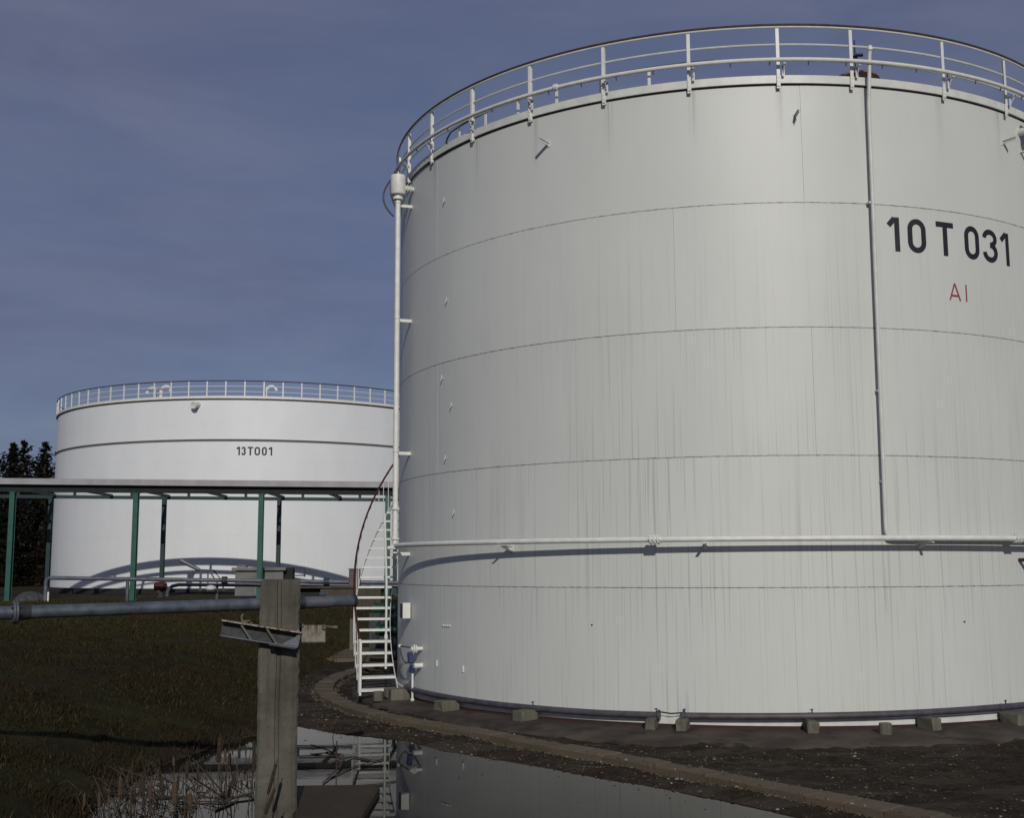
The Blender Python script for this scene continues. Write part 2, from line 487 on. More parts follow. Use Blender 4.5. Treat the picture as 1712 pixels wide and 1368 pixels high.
def part(name, mb, mat, parent, smooth=True, uvs=None, kind=None, label=None, sharp=35):
    """a mesh given in world metres, stored relative to its (unrotated) parent"""
    off = world_loc(parent) if parent is not None else Vector((0, 0, 0))
    o = link(name, mb.mesh(name, mat, smooth, off, uvs, sharp), parent)
    if kind: o['kind'] = kind
    if label: o['label'] = label
    return o

def thing(name, label, cat, loc, group=None):
    o = bpy.data.objects.new(name, None)
    o.empty_display_size = 0.3
    col.objects.link(o)
    o.location = loc
    o['label'], o['category'] = label, cat
    if group: o['group'] = group
    return o

def single(name, label, cat, mb, mat, loc, group=None, smooth=True):
    o = link(name, mb.mesh(name, mat, smooth, loc), None, loc)
    o['label'], o['category'] = label, cat
    if group: o['group'] = group
    return o

def structure(name, mb, mat, smooth=True, label=None):
    o = link(name, mb.mesh(name, mat, smooth))
    o['kind'] = 'structure'
    if label: o['label'] = label
    return o

def copy_part(o, parent, loc, rz):
    c = o.copy()
    col.objects.link(c)
    c.parent = parent
    c.location = loc
    c.rotation_euler = (0, 0, rz)
    return c

# ---------------------------------------------------------------- the place: measures
TC = Vector((4.4715, 24.5854, 0.0)); R1 = 6.835        # near tank
C2 = Vector((-16.0, 75.0, 1.05)); R2 = 12.55           # far white tank

def pc(deg, r, z, c=TC):
    a = rad(deg)
    return Vector((c.x + r * math.cos(a), c.y + r * math.sin(a), z))
def arc(d0, d1, r, z, step=1.0, c=TC):
    n = max(2, int(abs(d1 - d0) / step) + 1)
    return [pc(d0 + (d1 - d0) * i / (n - 1), r, z, c) for i in range(n)]

FOOT = [(-4.6, 3), (-4.3, 8), (-4.35, 10.5), (-4.42, 12.2), (-4.55, 13.6), (-4.6, 15.0), (-4.35, 16.8), (-4.05, 17.9), (-3.75, 19.2), (-4.2, 21.5), (-4.7, 25), (-4.8, 28),
        (-4.65, 31), (-4.0, 33.6), (-2.8, 35.4), (-0.5, 36.5), (16, 38), (40, 38)]
SHORE = [(40, 2.5), (12, 3.6), (6.5, 7.6), (4.4, 10.0), (3.45, 11.6), (2.92, 12.27), (2.34, 13.06), (1.75, 13.75), (1.02, 14.52), (0.5, 15.1), (-0.07, 15.71), (-0.99, 16.68), (-1.76, 17.77),
         (-2.44, 18.22), (-2.74, 18.36), (-3.2, 18.9), (-3.55, 19.3), (-4.2, 20.5), (-5.5, 22.5), (-6, 60)]
KERB_OUT = [(6.2, 8.55), (5.0, 10.2), (3.75, 11.85), (3.19, 12.59), (2.44, 13.62), (1.75, 14.57), (1.09, 15.43), (0.34, 16.3), (-0.51, 17.45), (-1.47, 18.57), (-2.15, 19.4), (-2.75, 20.4),
            (-3.25, 21.45), (-3.65, 22.5), (-3.95, 23.7), (-4.1, 25.0), (-4.12, 26.3), (-4.0, 27.6), (-3.75, 28.9), (-3.3, 30.2), (-2.6, 31.4), (-1.7, 32.4), (-0.6, 33.2)]

def smooth_path(pts, step):
    """Catmull-Rom through the points, resampled at equal steps"""
    P = [np.array(p, float) for p in pts]
    P = [2 * P[0] - P[1]] + P + [2 * P[-1] - P[-2]]
    out = []
    for i in range(1, len(P) - 2):
        a, b, c, d = P[i - 1:i + 3]
        for t in np.linspace(0, 1, 12, endpoint=False):
            out.append(0.5 * (2 * b + (c - a) * t + (2 * a - 5 * b + 4 * c - d) * t * t + (3 * b - a - 3 * c + d) * t ** 3))
    out.append(P[-2])
    out = np.array(out)
    s = np.r_[0, np.cumsum(np.hypot(*np.diff(out, axis=0).T))]
    q = np.arange(0, s[-1], step)
    return np.stack([np.interp(q, s, out[:, 0]), np.interp(q, s, out[:, 1])], 1)

def signed_dist(px, py, line):
    """distance to a polyline, positive on the left of its direction"""
    best = np.full(px.shape, 1e9); sg = np.ones(px.shape)
    for (ax, ay), (bx, by) in zip(line[:-1], line[1:]):
        dx, dy = bx - ax, by - ay
        t = np.clip(((px - ax) * dx + (py - ay) * dy) / (dx * dx + dy * dy), 0, 1)
        qx, qy = px - (ax + t * dx), py - (ay + t * dy)
        d = np.hypot(qx, qy)
        cr_ = dx * (py - ay) - dy * (px - ax)
        m = d < best - 1e-9
        best = np.where(m, d, best); sg = np.where(m, np.where(cr_ >= 0, 1.0, -1.0), sg)
    return best * sg

def vnoise(x, y, f, seed=0):
    """cheap smooth value noise"""
    x, y = x * f + seed * 17.3, y * f + seed * 9.1
    xi, yi = np.floor(x), np.floor(y)
    fx, fy = x - xi, y - yi
    fx, fy = fx * fx * (3 - 2 * fx), fy * fy * (3 - 2 * fy)
    h = lambda a, b: np.modf(np.abs(np.sin(a * 127.1 + b * 311.7 + seed * 74.7) * 43758.5453))[0]
    return (h(xi, yi) * (1 - fx) + h(xi + 1, yi) * fx) * (1 - fy) + (h(xi, yi + 1) * (1 - fx) + h(xi + 1, yi + 1) * fx) * fy - 0.5

FOOT_S = smooth_path(FOOT, 0.35)
SHORE_S = smooth_path(SHORE, 0.35)
WATER_Z = -0.2
def ground_z(px, py):
    dl = signed_dist(px, py, FOOT_S)                 # > 0 : on the dike
    dr = -signed_dist(px, py, SHORE_S)                # > 0 : on the tank side
    nz = vnoise(px, py, 2.3, 1) * 0.05 + vnoise(px, py, 6.0, 2) * 0.03 + vnoise(px, py, 0.7, 3) * 0.10
    up_ = np.clip(dl, -2, None) * 0.37 * (1 + 0.9 * np.clip((py - 31) / 5, 0, 1))
    top = 1.32
    zl = np.where(up_ > 0, top * (1 - np.exp(-np.clip(up_, 0, 9) * 1.25 / top)), up_ * 0.7)
    far = np.clip((py - 36) / 14, 0, 1)
    zl = np.where(dl > 0, zl + (1.12 - zl) * far * np.clip(dl / 4, 0, 1), zl) + np.where(dl > 0, nz * np.clip(dl * 2, 0, 1), 0)
    zr = np.where(dr > 0, np.minimum(dr * 0.2, 0.05 + 0.0 * dr), dr * 0.35)
    zr = zr + np.where(dr > 0, (vnoise(px, py, 2.2, 4) * 0.05 + (vnoise(px, py, 5.5, 5) + 0.8 * vnoise(px, py, 11.0, 6)) * 0.05 * np.clip(dr - 0.9, 0, 1)) * np.clip(dr * 4, 0, 1), 0)
    z = WATER_Z + np.maximum(np.maximum(zl, zr), -0.5)
    back = np.clip((2.5 - py) / 2.5, 0, 1)             # the bank the photographer stands on
    z = z + back * (0.95 - z) * (np.abs(px) < 60)
    return z, dl, dr

# ---------------------------------------------------------------- ground, pond
def axis(a, b, step, lo, hi):
    inner = list(np.arange(a, b + 1e-6, step))
    out, s, x = [], step, b
    while x < hi:
        s *= 1.16; x += s; out.append(min(x, hi))
    neg, s, x = [], step, a
    while x > lo:
        s *= 1.16; x -= s; neg.append(max(x, lo))
    return np.array(neg[::-1] + inner + out)
gx, gy = axis(-11, 8, 0.11, -1500, 1500), axis(9.5, 33, 0.11, -60, 2500)
GX, GY = np.meshgrid(gx, gy)
GZ, GDL, GDR = ground_z(GX, GY)
# under the tank and its apron the soil is flat
gr = np.hypot(GX - TC.x, GY - TC.y)
GZ = np.where(gr < 7.9, np.minimum(GZ, -0.2 - 0.12 * np.clip((7.4 - gr) / 1.0, 0, 1)), GZ)
nx, ny = len(gx), len(gy)
me = bpy.data.meshes.new('ground')
co = np.stack([GX, GY, GZ], -1).reshape(-1, 3)
ii = np.arange(nx * ny).reshape(ny, nx)
quads = np.stack([ii[:-1, :-1], ii[:-1, 1:], ii[1:, 1:], ii[1:, :-1]], -1).reshape(-1, 4)
me.from_pydata(co.tolist(), [], quads.tolist())
turf = me.attributes.new('turf', 'FLOAT', 'POINT')
turf.data.foreach_set('value', np.clip(GDL * 1.6 + 0.1, 0, 1).astype(np.float32).ravel())
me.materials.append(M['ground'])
me.shade_smooth()
ground = link('ground', me); ground['kind'] = 'structure'

mb = MB()
mb.add([(-9, 1.2, WATER_Z), (14, 1.2, WATER_Z), (14, 21.5, WATER_Z), (-9, 21.5, WATER_Z)], [(0, 1, 2, 3)])
structure('pond_water', mb, M['water'], False)

# grass on the dike
def frustum(px, py, m=1.15):
    q = px / np.maximum(py, 0.1)
    return (q > -0.44 * m) & (q < 0.10)
N = 300000
yy = 9.5 + (rng.random(N) ** 1.35) * 38
xx = -yy * (rng.random(N) * 0.50 - 0.02) - 1.5
z0, dl, dr = ground_z(xx, yy)
keep = frustum(xx, yy) & (dl > -0.04 + 0.10 * rng.random(N)) & (dr < 4)
clump = vnoise(xx, yy, 1.7, 8) + 0.5 * vnoise(xx, yy, 5.0, 9)
keep &= rng.random(N) < 0.45 + 1.1 * clump
xx, yy, z0, clump = xx[keep], yy[keep], z0[keep], clump[keep]
n = len(xx)
h = (0.018 + 0.040 * rng.random(n) ** 2 + 0.05 * np.clip(clump - 0.05, 0, 1)) * (1 + yy / 60)
h = h * (1 + 1.6 * np.exp(-np.clip(dl[keep], 0, 9) / 0.25))
w = (0.004 + 0.004 * rng.random(n)) * (1 + yy / 20)
ta = rng.random(n) * 2 * PI
la = rng.random(n) * 2 * PI; lean = h * (0.2 + 0.9 * rng.random(n))
V = np.empty((n, 3, 3))
V[:, 0] = np.stack([xx - w * np.cos(ta), yy - w * np.sin(ta), z0 - 0.01], 1)
V[:, 1] = np.stack([xx + w * np.cos(ta), yy + w * np.sin(ta), z0 - 0.01], 1)
V[:, 2] = np.stack([xx + lean * np.cos(la), yy + lean * np.sin(la), z0 + h], 1)
me = bpy.data.meshes.new('grass')
me.vertices.add(n * 3); me.vertices.foreach_set('co', V.astype(np.float32).ravel())
me.loops.add(n * 3); me.loops.foreach_set('vertex_index', np.arange(n * 3, dtype=np.int32))
me.polygons.add(n); me.polygons.foreach_set('loop_start', np.arange(0, n * 3, 3, dtype=np.int32))
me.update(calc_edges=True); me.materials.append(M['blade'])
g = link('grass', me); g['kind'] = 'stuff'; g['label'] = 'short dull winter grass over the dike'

# gravel along the kerb, on the shore and on the mud before the tank
ico = bmesh.new(); bmesh.ops.create_icosphere(ico, subdivisions=1, radius=1.0)
ico.verts.index_update()
IV = np.array([v.co[:] for v in ico.verts]); IF = np.array([[v.index for v in f.verts] for f in ico.faces]); ico.free()
def scatter_stones(name, P, size, mat, label):
    k = len(P)
    S = size[:, None] * (0.65 + 0.7 * rng.random((k, 3))); S[:, 2] *= 0.45
    q = rng.random(k) * 2 * PI
    j = 1 + 0.35 * (rng.random((k, len(IV), 1)) - 0.5)
    A = IV[None] * S[:, None, :] * j
    x = A[..., 0] * np.cos(q)[:, None] - A[..., 1] * np.sin(q)[:, None]
    y = A[..., 0] * np.sin(q)[:, None] + A[..., 1] * np.cos(q)[:, None]
    V = np.stack([x, y, A[..., 2]], -1) + P[:, None, :]
    F = (IF[None] + (np.arange(k) * len(IV))[:, None, None]).reshape(-1, 3)
    me = bpy.data.meshes.new(name)
    me.vertices.add(k * len(IV)); me.vertices.foreach_set('co', V.astype(np.float32).ravel())
    me.loops.add(len(F) * 3); me.loops.foreach_set('vertex_index', F.astype(np.int32).ravel())
    me.polygons.add(len(F)); me.polygons.foreach_set('loop_start', np.arange(0, len(F) * 3, 3, dtype=np.int32))
    me.update(calc_edges=True); me.materials.append(mat)
    o = link(name, me); o['kind'] = 'stuff'; o['label'] = label
    return o
k = 46000
xx, yy = rng.random(k) * 14 - 5.5, 9.5 + rng.random(k) * 18
z0, dl, dr = ground_z(xx, yy)
rr = np.hypot(xx - TC.x, yy - TC.y)
cl = vnoise(xx, yy, 0.8, 12) + 0.6 * vnoise(xx, yy, 2.6, 13)
keep = (dr > 0.02) & (dl < 0.3) & (rr > 8.15) & (rng.random(k) < np.where(dr < 0.75, 0.75, 0.16 + 1.5 * np.clip(cl, 0, 1) + 0.5 * np.exp(-((rr - 8.9) / 0.5) ** 2)))
P = np.stack([xx, yy, z0 + 0.002], 1)[keep]
scatter_stones('gravel', P, 0.006 + 0.018 * rng.random(len(P)) ** 4, M['gravel'], 'pale gravel and stones on the mud between pond and tank')

k = 2600
xx, yy = rng.random(k) * 9 - 4.6, 9.8 + rng.random(k) * 9
z0, dl, dr = ground_z(xx, yy)
dd = np.minimum(np.clip(-dl, 0, 9), np.clip(-dr, 0, 9))
keep = (dl < 0) & (dr < 0) & (rng.random(k) < np.exp(-dd / 0.30) + 0.03)
P = np.stack([xx, yy, np.full(k, WATER_Z)], 1)[keep]
scatter_stones('debris', P, 0.005 + 0.016 * rng.random(len(P)) ** 3, M['flotsam'], 'bits of dead leaf and reed floating along the pond margin')

# ---------------------------------------------------------------- apron and kerb
EDGE = [(-200, 7.95), (-180, 7.8), (-172.8, 7.71), (-154, 7.5), (-144, 7.54), (-130, 7.78), (-117.4, 8.05), (-107.4, 8.2), (-96, 8.2), (-84, 8.12), (-69.5, 8.0), (-40, 8.0), (0, 8.0), (160, 7.95)]
mb = MB()
angs = np.arange(-200, 160.1, 1.0)
er = np.interp(angs, [e[0] for e in EDGE], [e[1] for e in EDGE]) + 0.025 * np.array([math.sin(a * 0.9) + math.sin(a * 2.3) for a in angs])
rows = [[pc(a, R1 - 0.25, -0.055) for a in angs], [pc(a, R1 + 0.4, -0.075) for a in angs], [pc(a, e - 0.06, -0.125) for a, e in zip(angs, er)],
        [pc(a, e, -0.145) for a, e in zip(angs, er)], [pc(a, e + 0.02, -0.34) for a, e in zip(angs, er)]]
for a, b in zip(rows[:-1], rows[1:]): mb.strip(b, a)
structure('tank_apron', mb, M['apron'], True, 'dark stained asphalt apron round the foot of the near tank')

KP = smooth_path(KERB_OUT, 0.02)
ks = np.r_[0, np.cumsum(np.hypot(*np.diff(KP, axis=0).T))]
def kerb_at(s):
    p = np.array([np.interp(s, ks, KP[:, 0]), np.interp(s, ks, KP[:, 1])])
    q = np.array([np.interp(s + 0.05, ks, KP[:, 0]), np.interp(s + 0.05, ks, KP[:, 1])]) - np.array([np.interp(s - 0.05, ks, KP[:, 0]), np.interp(s - 0.05, ks, KP[:, 1])])
    q /= np.hypot(*q)
    return p, np.array([q[1], -q[0]])              # inner side is to the right of the path
mb = MB()
ss = np.arange(0, ks[-1], 0.25)
o_, i_, ob, ib = [], [], [], []
for s_ in ss:
    p, nrm = kerb_at(s_)
    a, b = p + nrm * 0.02, p + nrm * 0.36
    o_.append((a[0], a[1], -0.115)); i_.append((b[0], b[1], -0.115)); ob.append((a[0], a[1], -0.35)); ib.append((b[0], b[1], -0.35))
mb.strip(o_, i_); mb.strip(ob, o_); mb.strip(i_, ib)
kerb = structure('kerb', mb, M['bed'], False, 'brown kerb of concrete slabs curving round the near tank')
s_ = 0.05
while s_ < ks[-1] - 0.5:
    L = 0.47 + random.uniform(-0.02, 0.03)
    p, nrm = kerb_at(s_ + L / 2)
    tx = np.array([-nrm[1], nrm[0]])
    a0, n0 = kerb_at(s_); a1, n1 = kerb_at(s_ + L)
    wd = 0.37 + random.uniform(-0.006, 0.008); jo = random.uniform(-0.007, 0.007); dz = random.uniform(-0.010, 0.006); tl = random.uniform(-0.006, 0.006)
    g_ = 0.010
    c = [a0 + n0 * jo + tx * 0 , a1 + n1 * jo, a1 + n1 * (jo + wd), a0 + n0 * (jo + wd)]
    ctr = sum(c) / 4
    top = []
    for q_ in c:
        d_ = ctr - q_; top.append(q_ + d_ / np.hypot(*d_) * g_)
    ch = 0.008
    V = []
    for k_, q_ in enumerate(top):
        zz = -0.075 + dz + (tl if k_ in (0, 1) else -tl)
        d_ = (ctr - q_) / np.hypot(*(ctr - q_))
        V += [(q_[0], q_[1], -0.24), (q_[0], q_[1], zz - ch), (q_[0] + d_[0] * ch, q_[1] + d_[1] * ch, zz)]
    F = [(2, 5, 8, 11)] if True else []
    F = [(11, 8, 5, 2)]
    for k_ in range(4):
        a, b = k_ * 3, ((k_ + 1) % 4) * 3
        F += [(b, a, a + 1, b + 1), (b + 1, a + 1, a + 2, b + 2)]
    m2 = MB().add(V, F)
    part('slab', m2, M['kerb'], kerb, False)
    s_ += L

k = 9000
sv_ = rng.random(k) * (ks[-1] - 0.4) + 0.1
kp = [kerb_at(q) for q in sv_]
off_ = np.where(rng.random(k) < 0.5, 0.0 + 0.05 * rng.standard_normal(k), 0.40 + 0.05 * rng.standard_normal(k))
P = np.array([[p[0] + nn_[0] * o_2, p[1] + nn_[1] * o_2, 0] for (p, nn_), o_2 in zip(kp, off_)])
P[:, 2] = np.where((off_ > 0.03) & (off_ < 0.37), -0.074, ground_z(P[:, 0], P[:, 1])[0] + 0.004)
on = (off_ > 0.03) & (off_ < 0.37)
P = P[~on | (rng.random(k) < 0.25)]
scatter_stones('grit', P, 0.008 + 0.022 * rng.random(len(P)) ** 2.5, M['gravel'], 'grit and soil crumbs along the kerb edges')

# ================================================================ the near tank
tank = thing('storage_tank', 'large weathered grey storage tank with dark streaks, numbered 10 T 031', 'storage tank', (TC.x, TC.y, 0.0))

def shell_plate(a0, a1, z0, z1, r, th, mat, root, c=TC, step=0.75, gap=0.0014, gz=0.0034, name='shell_plate', zuv=0.0):
    mb = MB(); uvs = []
    ga = math.degrees(gap / r)
    n = max(3, int((a1 - a0) / step))
    A = [a0 + ga + (a1 - a0 - 2 * ga) * i / n for i in range(n + 1)]
    za, zb = z0 + gz, z1 - gz
    def row(rr, z): return [pc(a, rr, z, c) for a in A], [(rad(a + 360) * r, z - zuv) for a in A]
    zs = [za, (za + zb) / 2, zb]
    rows = [row(r, z) for z in zs]
    for (p, q), (p2, q2) in zip(rows[:-1], rows[1:]):
        mb.strip(p, p2); uvs += q + q2
    for (pa, qa), (pb, qb) in ((row(r - th, za), row(r, za)), (row(r, zb), row(r - th, zb))):
        mb.strip(pa, pb); uvs += qa + qb
    for a in (A[0], A[-1]):
        L = [pc(a, r - th, za, c), pc(a, r - th, zb, c)]; H = [pc(a, r, za, c), pc(a, r, zb, c)]
        if a == A[0]: mb.strip(L, H)
        else: mb.strip(H, L)
        uvs += [(rad(a + 360) * r, za - zuv), (rad(a + 360) * r, zb - zuv)] * 2
    return part(name, mb, mat, root, True, uvs, sharp=30)

mb = MB()
mb.lathe([(R1 - 0.016, -0.06), (R1 - 0.016, 9.96)], (TC.x, TC.y, 0), 240)
mb.f = [f for f in mb.f if len(f) == 4]
part('shell_lining', mb, M['seam'], tank)
SEAMS = [-152.0, -121.5, -88.5, -106.0, -88.8]
for k_ in range(5):
    z0, z1 = k_ * 2.0, k_ * 2.0 + 2.0
    if k_ == 0: z0 = -0.055
    if k_ == 4: z1 = 9.955
    for q_ in range(6):
        shell_plate(SEAMS[k_] + 60 * q_, SEAMS[k_] + 60 * (q_ + 1), z0, z1, R1 + random.uniform(-0.0015, 0.0015), 0.014, M['tank'], tank)
# cone roof
mb = MB().lathe([(R1 - 0.02, 9.985), (R1 - 1.5, 10.04), (2.0, 10.42), (0.01, 10.5)], (TC.x, TC.y, 0), 96)
mb.f = [f for f in mb.f if len(f) == 4]
part('roof', mb, M['trim'], tank)
# rim angle: a pale upstand over a dark ring standing in for its shadow
mb = MB().lathe([(R1 + 0.012, 9.955), (R1 + 0.05, 9.955), (R1 + 0.05, 10.085), (R1 + 0.042, 10.085), (R1 + 0.042, 9.985), (R1 - 0.03, 9.985)], (TC.x, TC.y, 0), 240)
mb.f = [f for f in mb.f if len(f) == 4]
part('rim_angle', mb, M['trim'], tank)
mb = MB().lathe([(R1 + 0.006, 9.93), (R1 + 0.018, 9.953), (R1 + 0.003, 9.953)], (TC.x, TC.y, 0), 240)
mb.f = [f for f in mb.f if len(f) == 4]
part('rim_shadow_line', mb, M['rail_dark'], tank)
# foot: white band over a red primed edge
mb = MB().lathe([(R1 + 0.02, -0.075), (R1 + 0.075, -0.075), (R1 + 0.075, -0.045), (R1 + 0.004, -0.04)], (TC.x, TC.y, 0), 240)
mb.f = [f for f in mb.f if len(f) == 4]
part('bottom_plate', mb, M['redbase'], tank)

# guard rail on the rim
POSTS = [-160.6, -150.0, -138.5, -126.9, -115.2, -103.4, -91.7, -81.8, -67.7, -55.2]
POSTS = [-160.6 - 11.65 * q for q in range(20, 0, -1) if -160.6 - 11.65 * q > -402] + POSTS
mb = MB().tube(arc(0, 360, R1 + 0.085, 10.915, 1.5)[:-1], 0.023, 8, True)
guard = part('guard_rail', mb, M['rail_dark'], tank)
mb = MB()
flat = arc(0, 360, R1 + 0.085, 10.88, 1.5)
mb.tube(flat[:-1], 0.014, 6, True)
part('rail_bar', mb, M['white'], guard)
for z in (10.60, 10.33):
    part('mid_rail', MB().tube(arc(0, 360, R1 + 0.045, z, 1.5)[:-1], 0.017, 6, True), M['trim'], guard)
pm = MB()
pm.box((0.075, 0, 10.39), (0.008, 0.055, 1.0), None, 0.002)
pm.box((0.045, 0.0235, 10.39), (0.052, 0.007, 1.0), None, 0.002)
pm.box((0.062, 0, 9.97), (0.012, 0.062, 0.22), None, 0.002)
for zz in (10.04, 9.97, 9.915): pm.rod((0.066, 0.0, zz), (0.086, 0.0, zz), 0.012, 6)
for v_ in range(len(pm.v)): pm.v[v_] = (pm.v[v_][0] + R1, pm.v[v_][1], pm.v[v_][2])
post_me = pm.mesh('rail_post', M['white'])
bolt_me = None
for i, a in enumerate(POSTS):
    if i == 0: p0 = link('rail_post', post_me, guard, (0, 0, 0), rad(a))
    else: copy_part(p0, guard, (0, 0, 0), rad(a))
# brackets of the outer spray pipe
part('spray_pipe', MB().tube(arc(0, 360, R1 + 0.21, 10.275, 1.5)[:-1], 0.034, 10, True), M['white'], tank)
spray = bpy.data.objects['spray_pipe']
bm_ = MB()
bm_.box((R1 + 0.14, 0, 10.215), (0.16, 0.04, 0.012)); bm_.box((R1 + 0.10, 0, 10.13), (0.012, 0.04, 0.16)); bm_.rod((R1 + 0.09, 0, 10.06), (R1 + 0.2, 0, 10.22), 0.008, 6)
b_me = bm_.mesh('pipe_bracket', M['white'])
for i, a in enumerate(POSTS[::1]):
    if i == 0: b0 = link('pipe_bracket', b_me, spray, (0, 0, 0), rad(a + 0.6))
    else: copy_part(b0, spray, (0, 0, 0), rad(a + 0.6))
nz_me = MB().rod((R1 + 0.21, 0, 10.245), (R1 + 0.185, 0, 10.19), 0.009, 6).mesh('spray_nozzle', M['rail_dark'])
for i in range(72):
    a = -180 + i * 5.0 + 2.0
    if i == 0: n0_ = link('spray_nozzle', nz_me, spray, (0, 0, 0), rad(a))
    else: copy_part(n0_, spray, (0, 0, 0), rad(a))
for a in (-121.8,):
    part('flange', MB().tube([pc(a - 0.25, R1 + 0.21, 10.275), pc(a + 0.25, R1 + 0.21, 10.275)], 0.062, 14), M['white'], spray)
# inner roof rail seen over the rim at the left
ir = part('roof_rail', MB().tube([pc(-152.5, R1 - 0.35, 10.1), pc(-152.2, R1 - 0.35, 10.32), pc(-151.4, R1 - 0.35, 10.48)] + arc(-150, -100, R1 - 0.35, 10.56, 1.5), 0.016, 8), M['rail_dark'], tank)
for a in (-147, -139.5, -132, -124.5, -117, -109.5):
    part('rail_stub', MB().box(pc(a, R1 - 0.35, 10.28), (0.05, 0.02, 0.5), Matrix.Rotation(rad(a + 90), 3, 'Z')), M['white'], ir)

# ring pipe round the shell on brackets
RZ = 2.732
ring = part('ring_pipe', MB().tube(arc(-159.5, 10, R1 + 0.31, RZ, 1.0), 0.043, 12), M['white'], tank)
for a in (-131.0, -102.9, -75.3, -47):
    m2 = MB()
    m2.box(pc(a, R1 + 0.20, RZ - 0.065), (0.40, 0.045, 0.012), Matrix.Rotation(rad(a), 3, 'Z'))
    m2.box(pc(a, R1 + 0.012, RZ - 0.10), (0.022, 0.07, 0.14), Matrix.Rotation(rad(a), 3, 'Z'))
    m2.add([pc(a - 0.05, R1 + 0.02, RZ - 0.16), pc(a + 0.05, R1 + 0.02, RZ - 0.16), pc(a, R1 + 0.30, RZ - 0.072), pc(a, R1 + 0.02, RZ - 0.072)], [(0, 1, 2), (0, 2, 3), (1, 3, 2)])
    part('bracket', m2, M['trim'], ring)
for a in (-108.9, -61.5):
    m2 = MB()
    for da in (-0.42, 0.05, 0.5): m2.tube([pc(a + da - 0.11, R1 + 0.31, RZ), pc(a + da + 0.11, R1 + 0.31, RZ)], 0.075, 16)
    m2.tube([pc(a - 0.5, R1 + 0.31, RZ), pc(a + 0.6, R1 + 0.31, RZ)], 0.052, 12)
    for q in range(6):
        t_ = q * PI / 3
        m2.rod(pc(a - 0.7, R1 + 0.31 + 0.06 * math.cos(t_), RZ + 0.06 * math.sin(t_)), pc(a + 0.75, R1 + 0.31 + 0.06 * math.cos(t_), RZ + 0.06 * math.sin(t_)), 0.007, 5)
    part('flange', m2, M['white'], ring)
# foam riser on the right: down the shell, then round under the ring pipe
mb = MB()
ra, rr_ = -80.15, R1 + 0.10
path = [pc(ra + 0.45, R1 + 0.22, 10.50), pc(ra + 0.45, R1 + 0.19, 10.40), pc(ra + 0.42, R1 + 0.15, 10.0), pc(ra + 0.4, rr_, 9.6)] + [pc(ra + 0.4 * (z - 2.9) / 6.7, rr_, z) for z in np.arange(9.0, 2.95, -0.5)]
path += [pc(ra, rr_, 2.86), pc(ra + 0.12, rr_, 2.79), pc(ra + 0.45, rr_, 2.74), pc(ra + 0.9, rr_, 2.725)] + arc(ra + 1.5, -42, rr_, 2.72, 1.0)
mb.tube(path, 0.031, 12)
riser = part('riser_pipe', mb, M['trim'], tank)
part('pipe_cap', MB().lathe([(0.04, 0), (0.04, 0.05), (0.02, 0.08)], pc(ra + 0.45, R1 + 0.22, 10.47), 12), M['white'], riser)
for z in (8.0, 5.0, 3.6):
    part('clip', MB().box(pc(ra, R1 + 0.055, z), (0.10, 0.05, 0.03), Matrix.Rotation(rad(ra), 3, 'Z')), M['trim'], riser)

# free pegs near the top of the shell
for a, d_ in ((-124.1, 0.31), (-89.55, 0.26), (-55.8, 0.255)):
    m2 = MB()
    m2.box(pc(a, R1 + d_ / 2, 9.43), (d_, 0.045, 0.012), Matrix.Rotation(rad(a), 3, 'Z'))
    m2.box(pc(a, R1 + d_ / 2, 9.408), (d_, 0.010, 0.05), Matrix.Rotation(rad(a), 3, 'Z'))
    m2.box(pc(a, R1 + 0.006, 9.41), (0.012, 0.06, 0.10), Matrix.Rotation(rad(a), 3, 'Z'))
    part('shell_bracket', m2, M['trim'], tank)
# hooks on the shell
for a, z in ((-146.2, 9.0), (-145.4, 7.1), (-146.7, 5.69), (-144, 5.16), (-145.6, 4.23), (-143.3, 3.25)):
    m2 = MB().tube([pc(a, R1, z + 0.03), pc(a, R1 + 0.04, z + 0.02), pc(a + 0.1, R1 + 0.06, z - 0.02), pc(a + 0.2, R1 + 0.05, z + 0.02), pc(a + 0.25, R1 + 0.05, z + 0.08)], 0.008, 6)
    part('hook', m2, M['trim'], tank)
for a, z in ((-118.2, 1.42), (-68.8, 1.46)):
    part('weld_boss', MB().rod(pc(a, R1 - 0.002, z), pc(a, R1 + 0.015, z), 0.013, 10), M['steel_dark'], tank)
for a in (-146.3, -145.7, -145.1, -144.5):
    part('bolt', MB().rod(pc(a, R1 - 0.002, 1.31), pc(a, R1 + 0.03, 1.31), 0.014, 6), M['trim'], tank)
for a, z in ((-148.25, 0.64), (-141.1, 0.6)):
    part('earth_tag', MB().box(pc(a, R1 + 0.012, z), (0.02, 0.035, 0.11), Matrix.Rotation(rad(a), 3, 'Z'), 0.004), M['white'], tank)

# foam chamber with its supply pipe at the left edge
FA = -159.3
fp = lambda r_, z, da=0.0: pc(FA + da, R1 + r_, z)
mb = MB().lathe([(0.02, 0.40), (0.10, 0.40), (0.145, 0.385), (0.15, 0.35), (0.15, 0.03), (0.135, 0.0), (0.03, 0.0)], fp(0.31, 9.56), 22)
foam = part('foam_chamber', mb, M['white'], tank)
part('chamber_flange', MB().lathe([(0.075, -0.05), (0.075, 0.0)], fp(0.31, 9.56), 16).lathe([(0.10, -0.10), (0.10, -0.05)], fp(0.31, 9.56), 16), M['white'], foam)
m2 = MB()
m2.rod(fp(0.42, 9.70), fp(0.0, 9.70), 0.05, 12)
for r_ in (0.17, 0.12, 0.06): m2.rod(fp(r_, 9.70), fp(r_ + 0.018, 9.70), 0.085, 14)
part('outlet_pipe', m2, M['trim'], foam)
part('supply_pipe', MB().tube([fp(0.31, z) for z in np.linspace(9.47, RZ - 0.02, 12)], 0.052, 12), M['white'], foam)
m2 = MB()
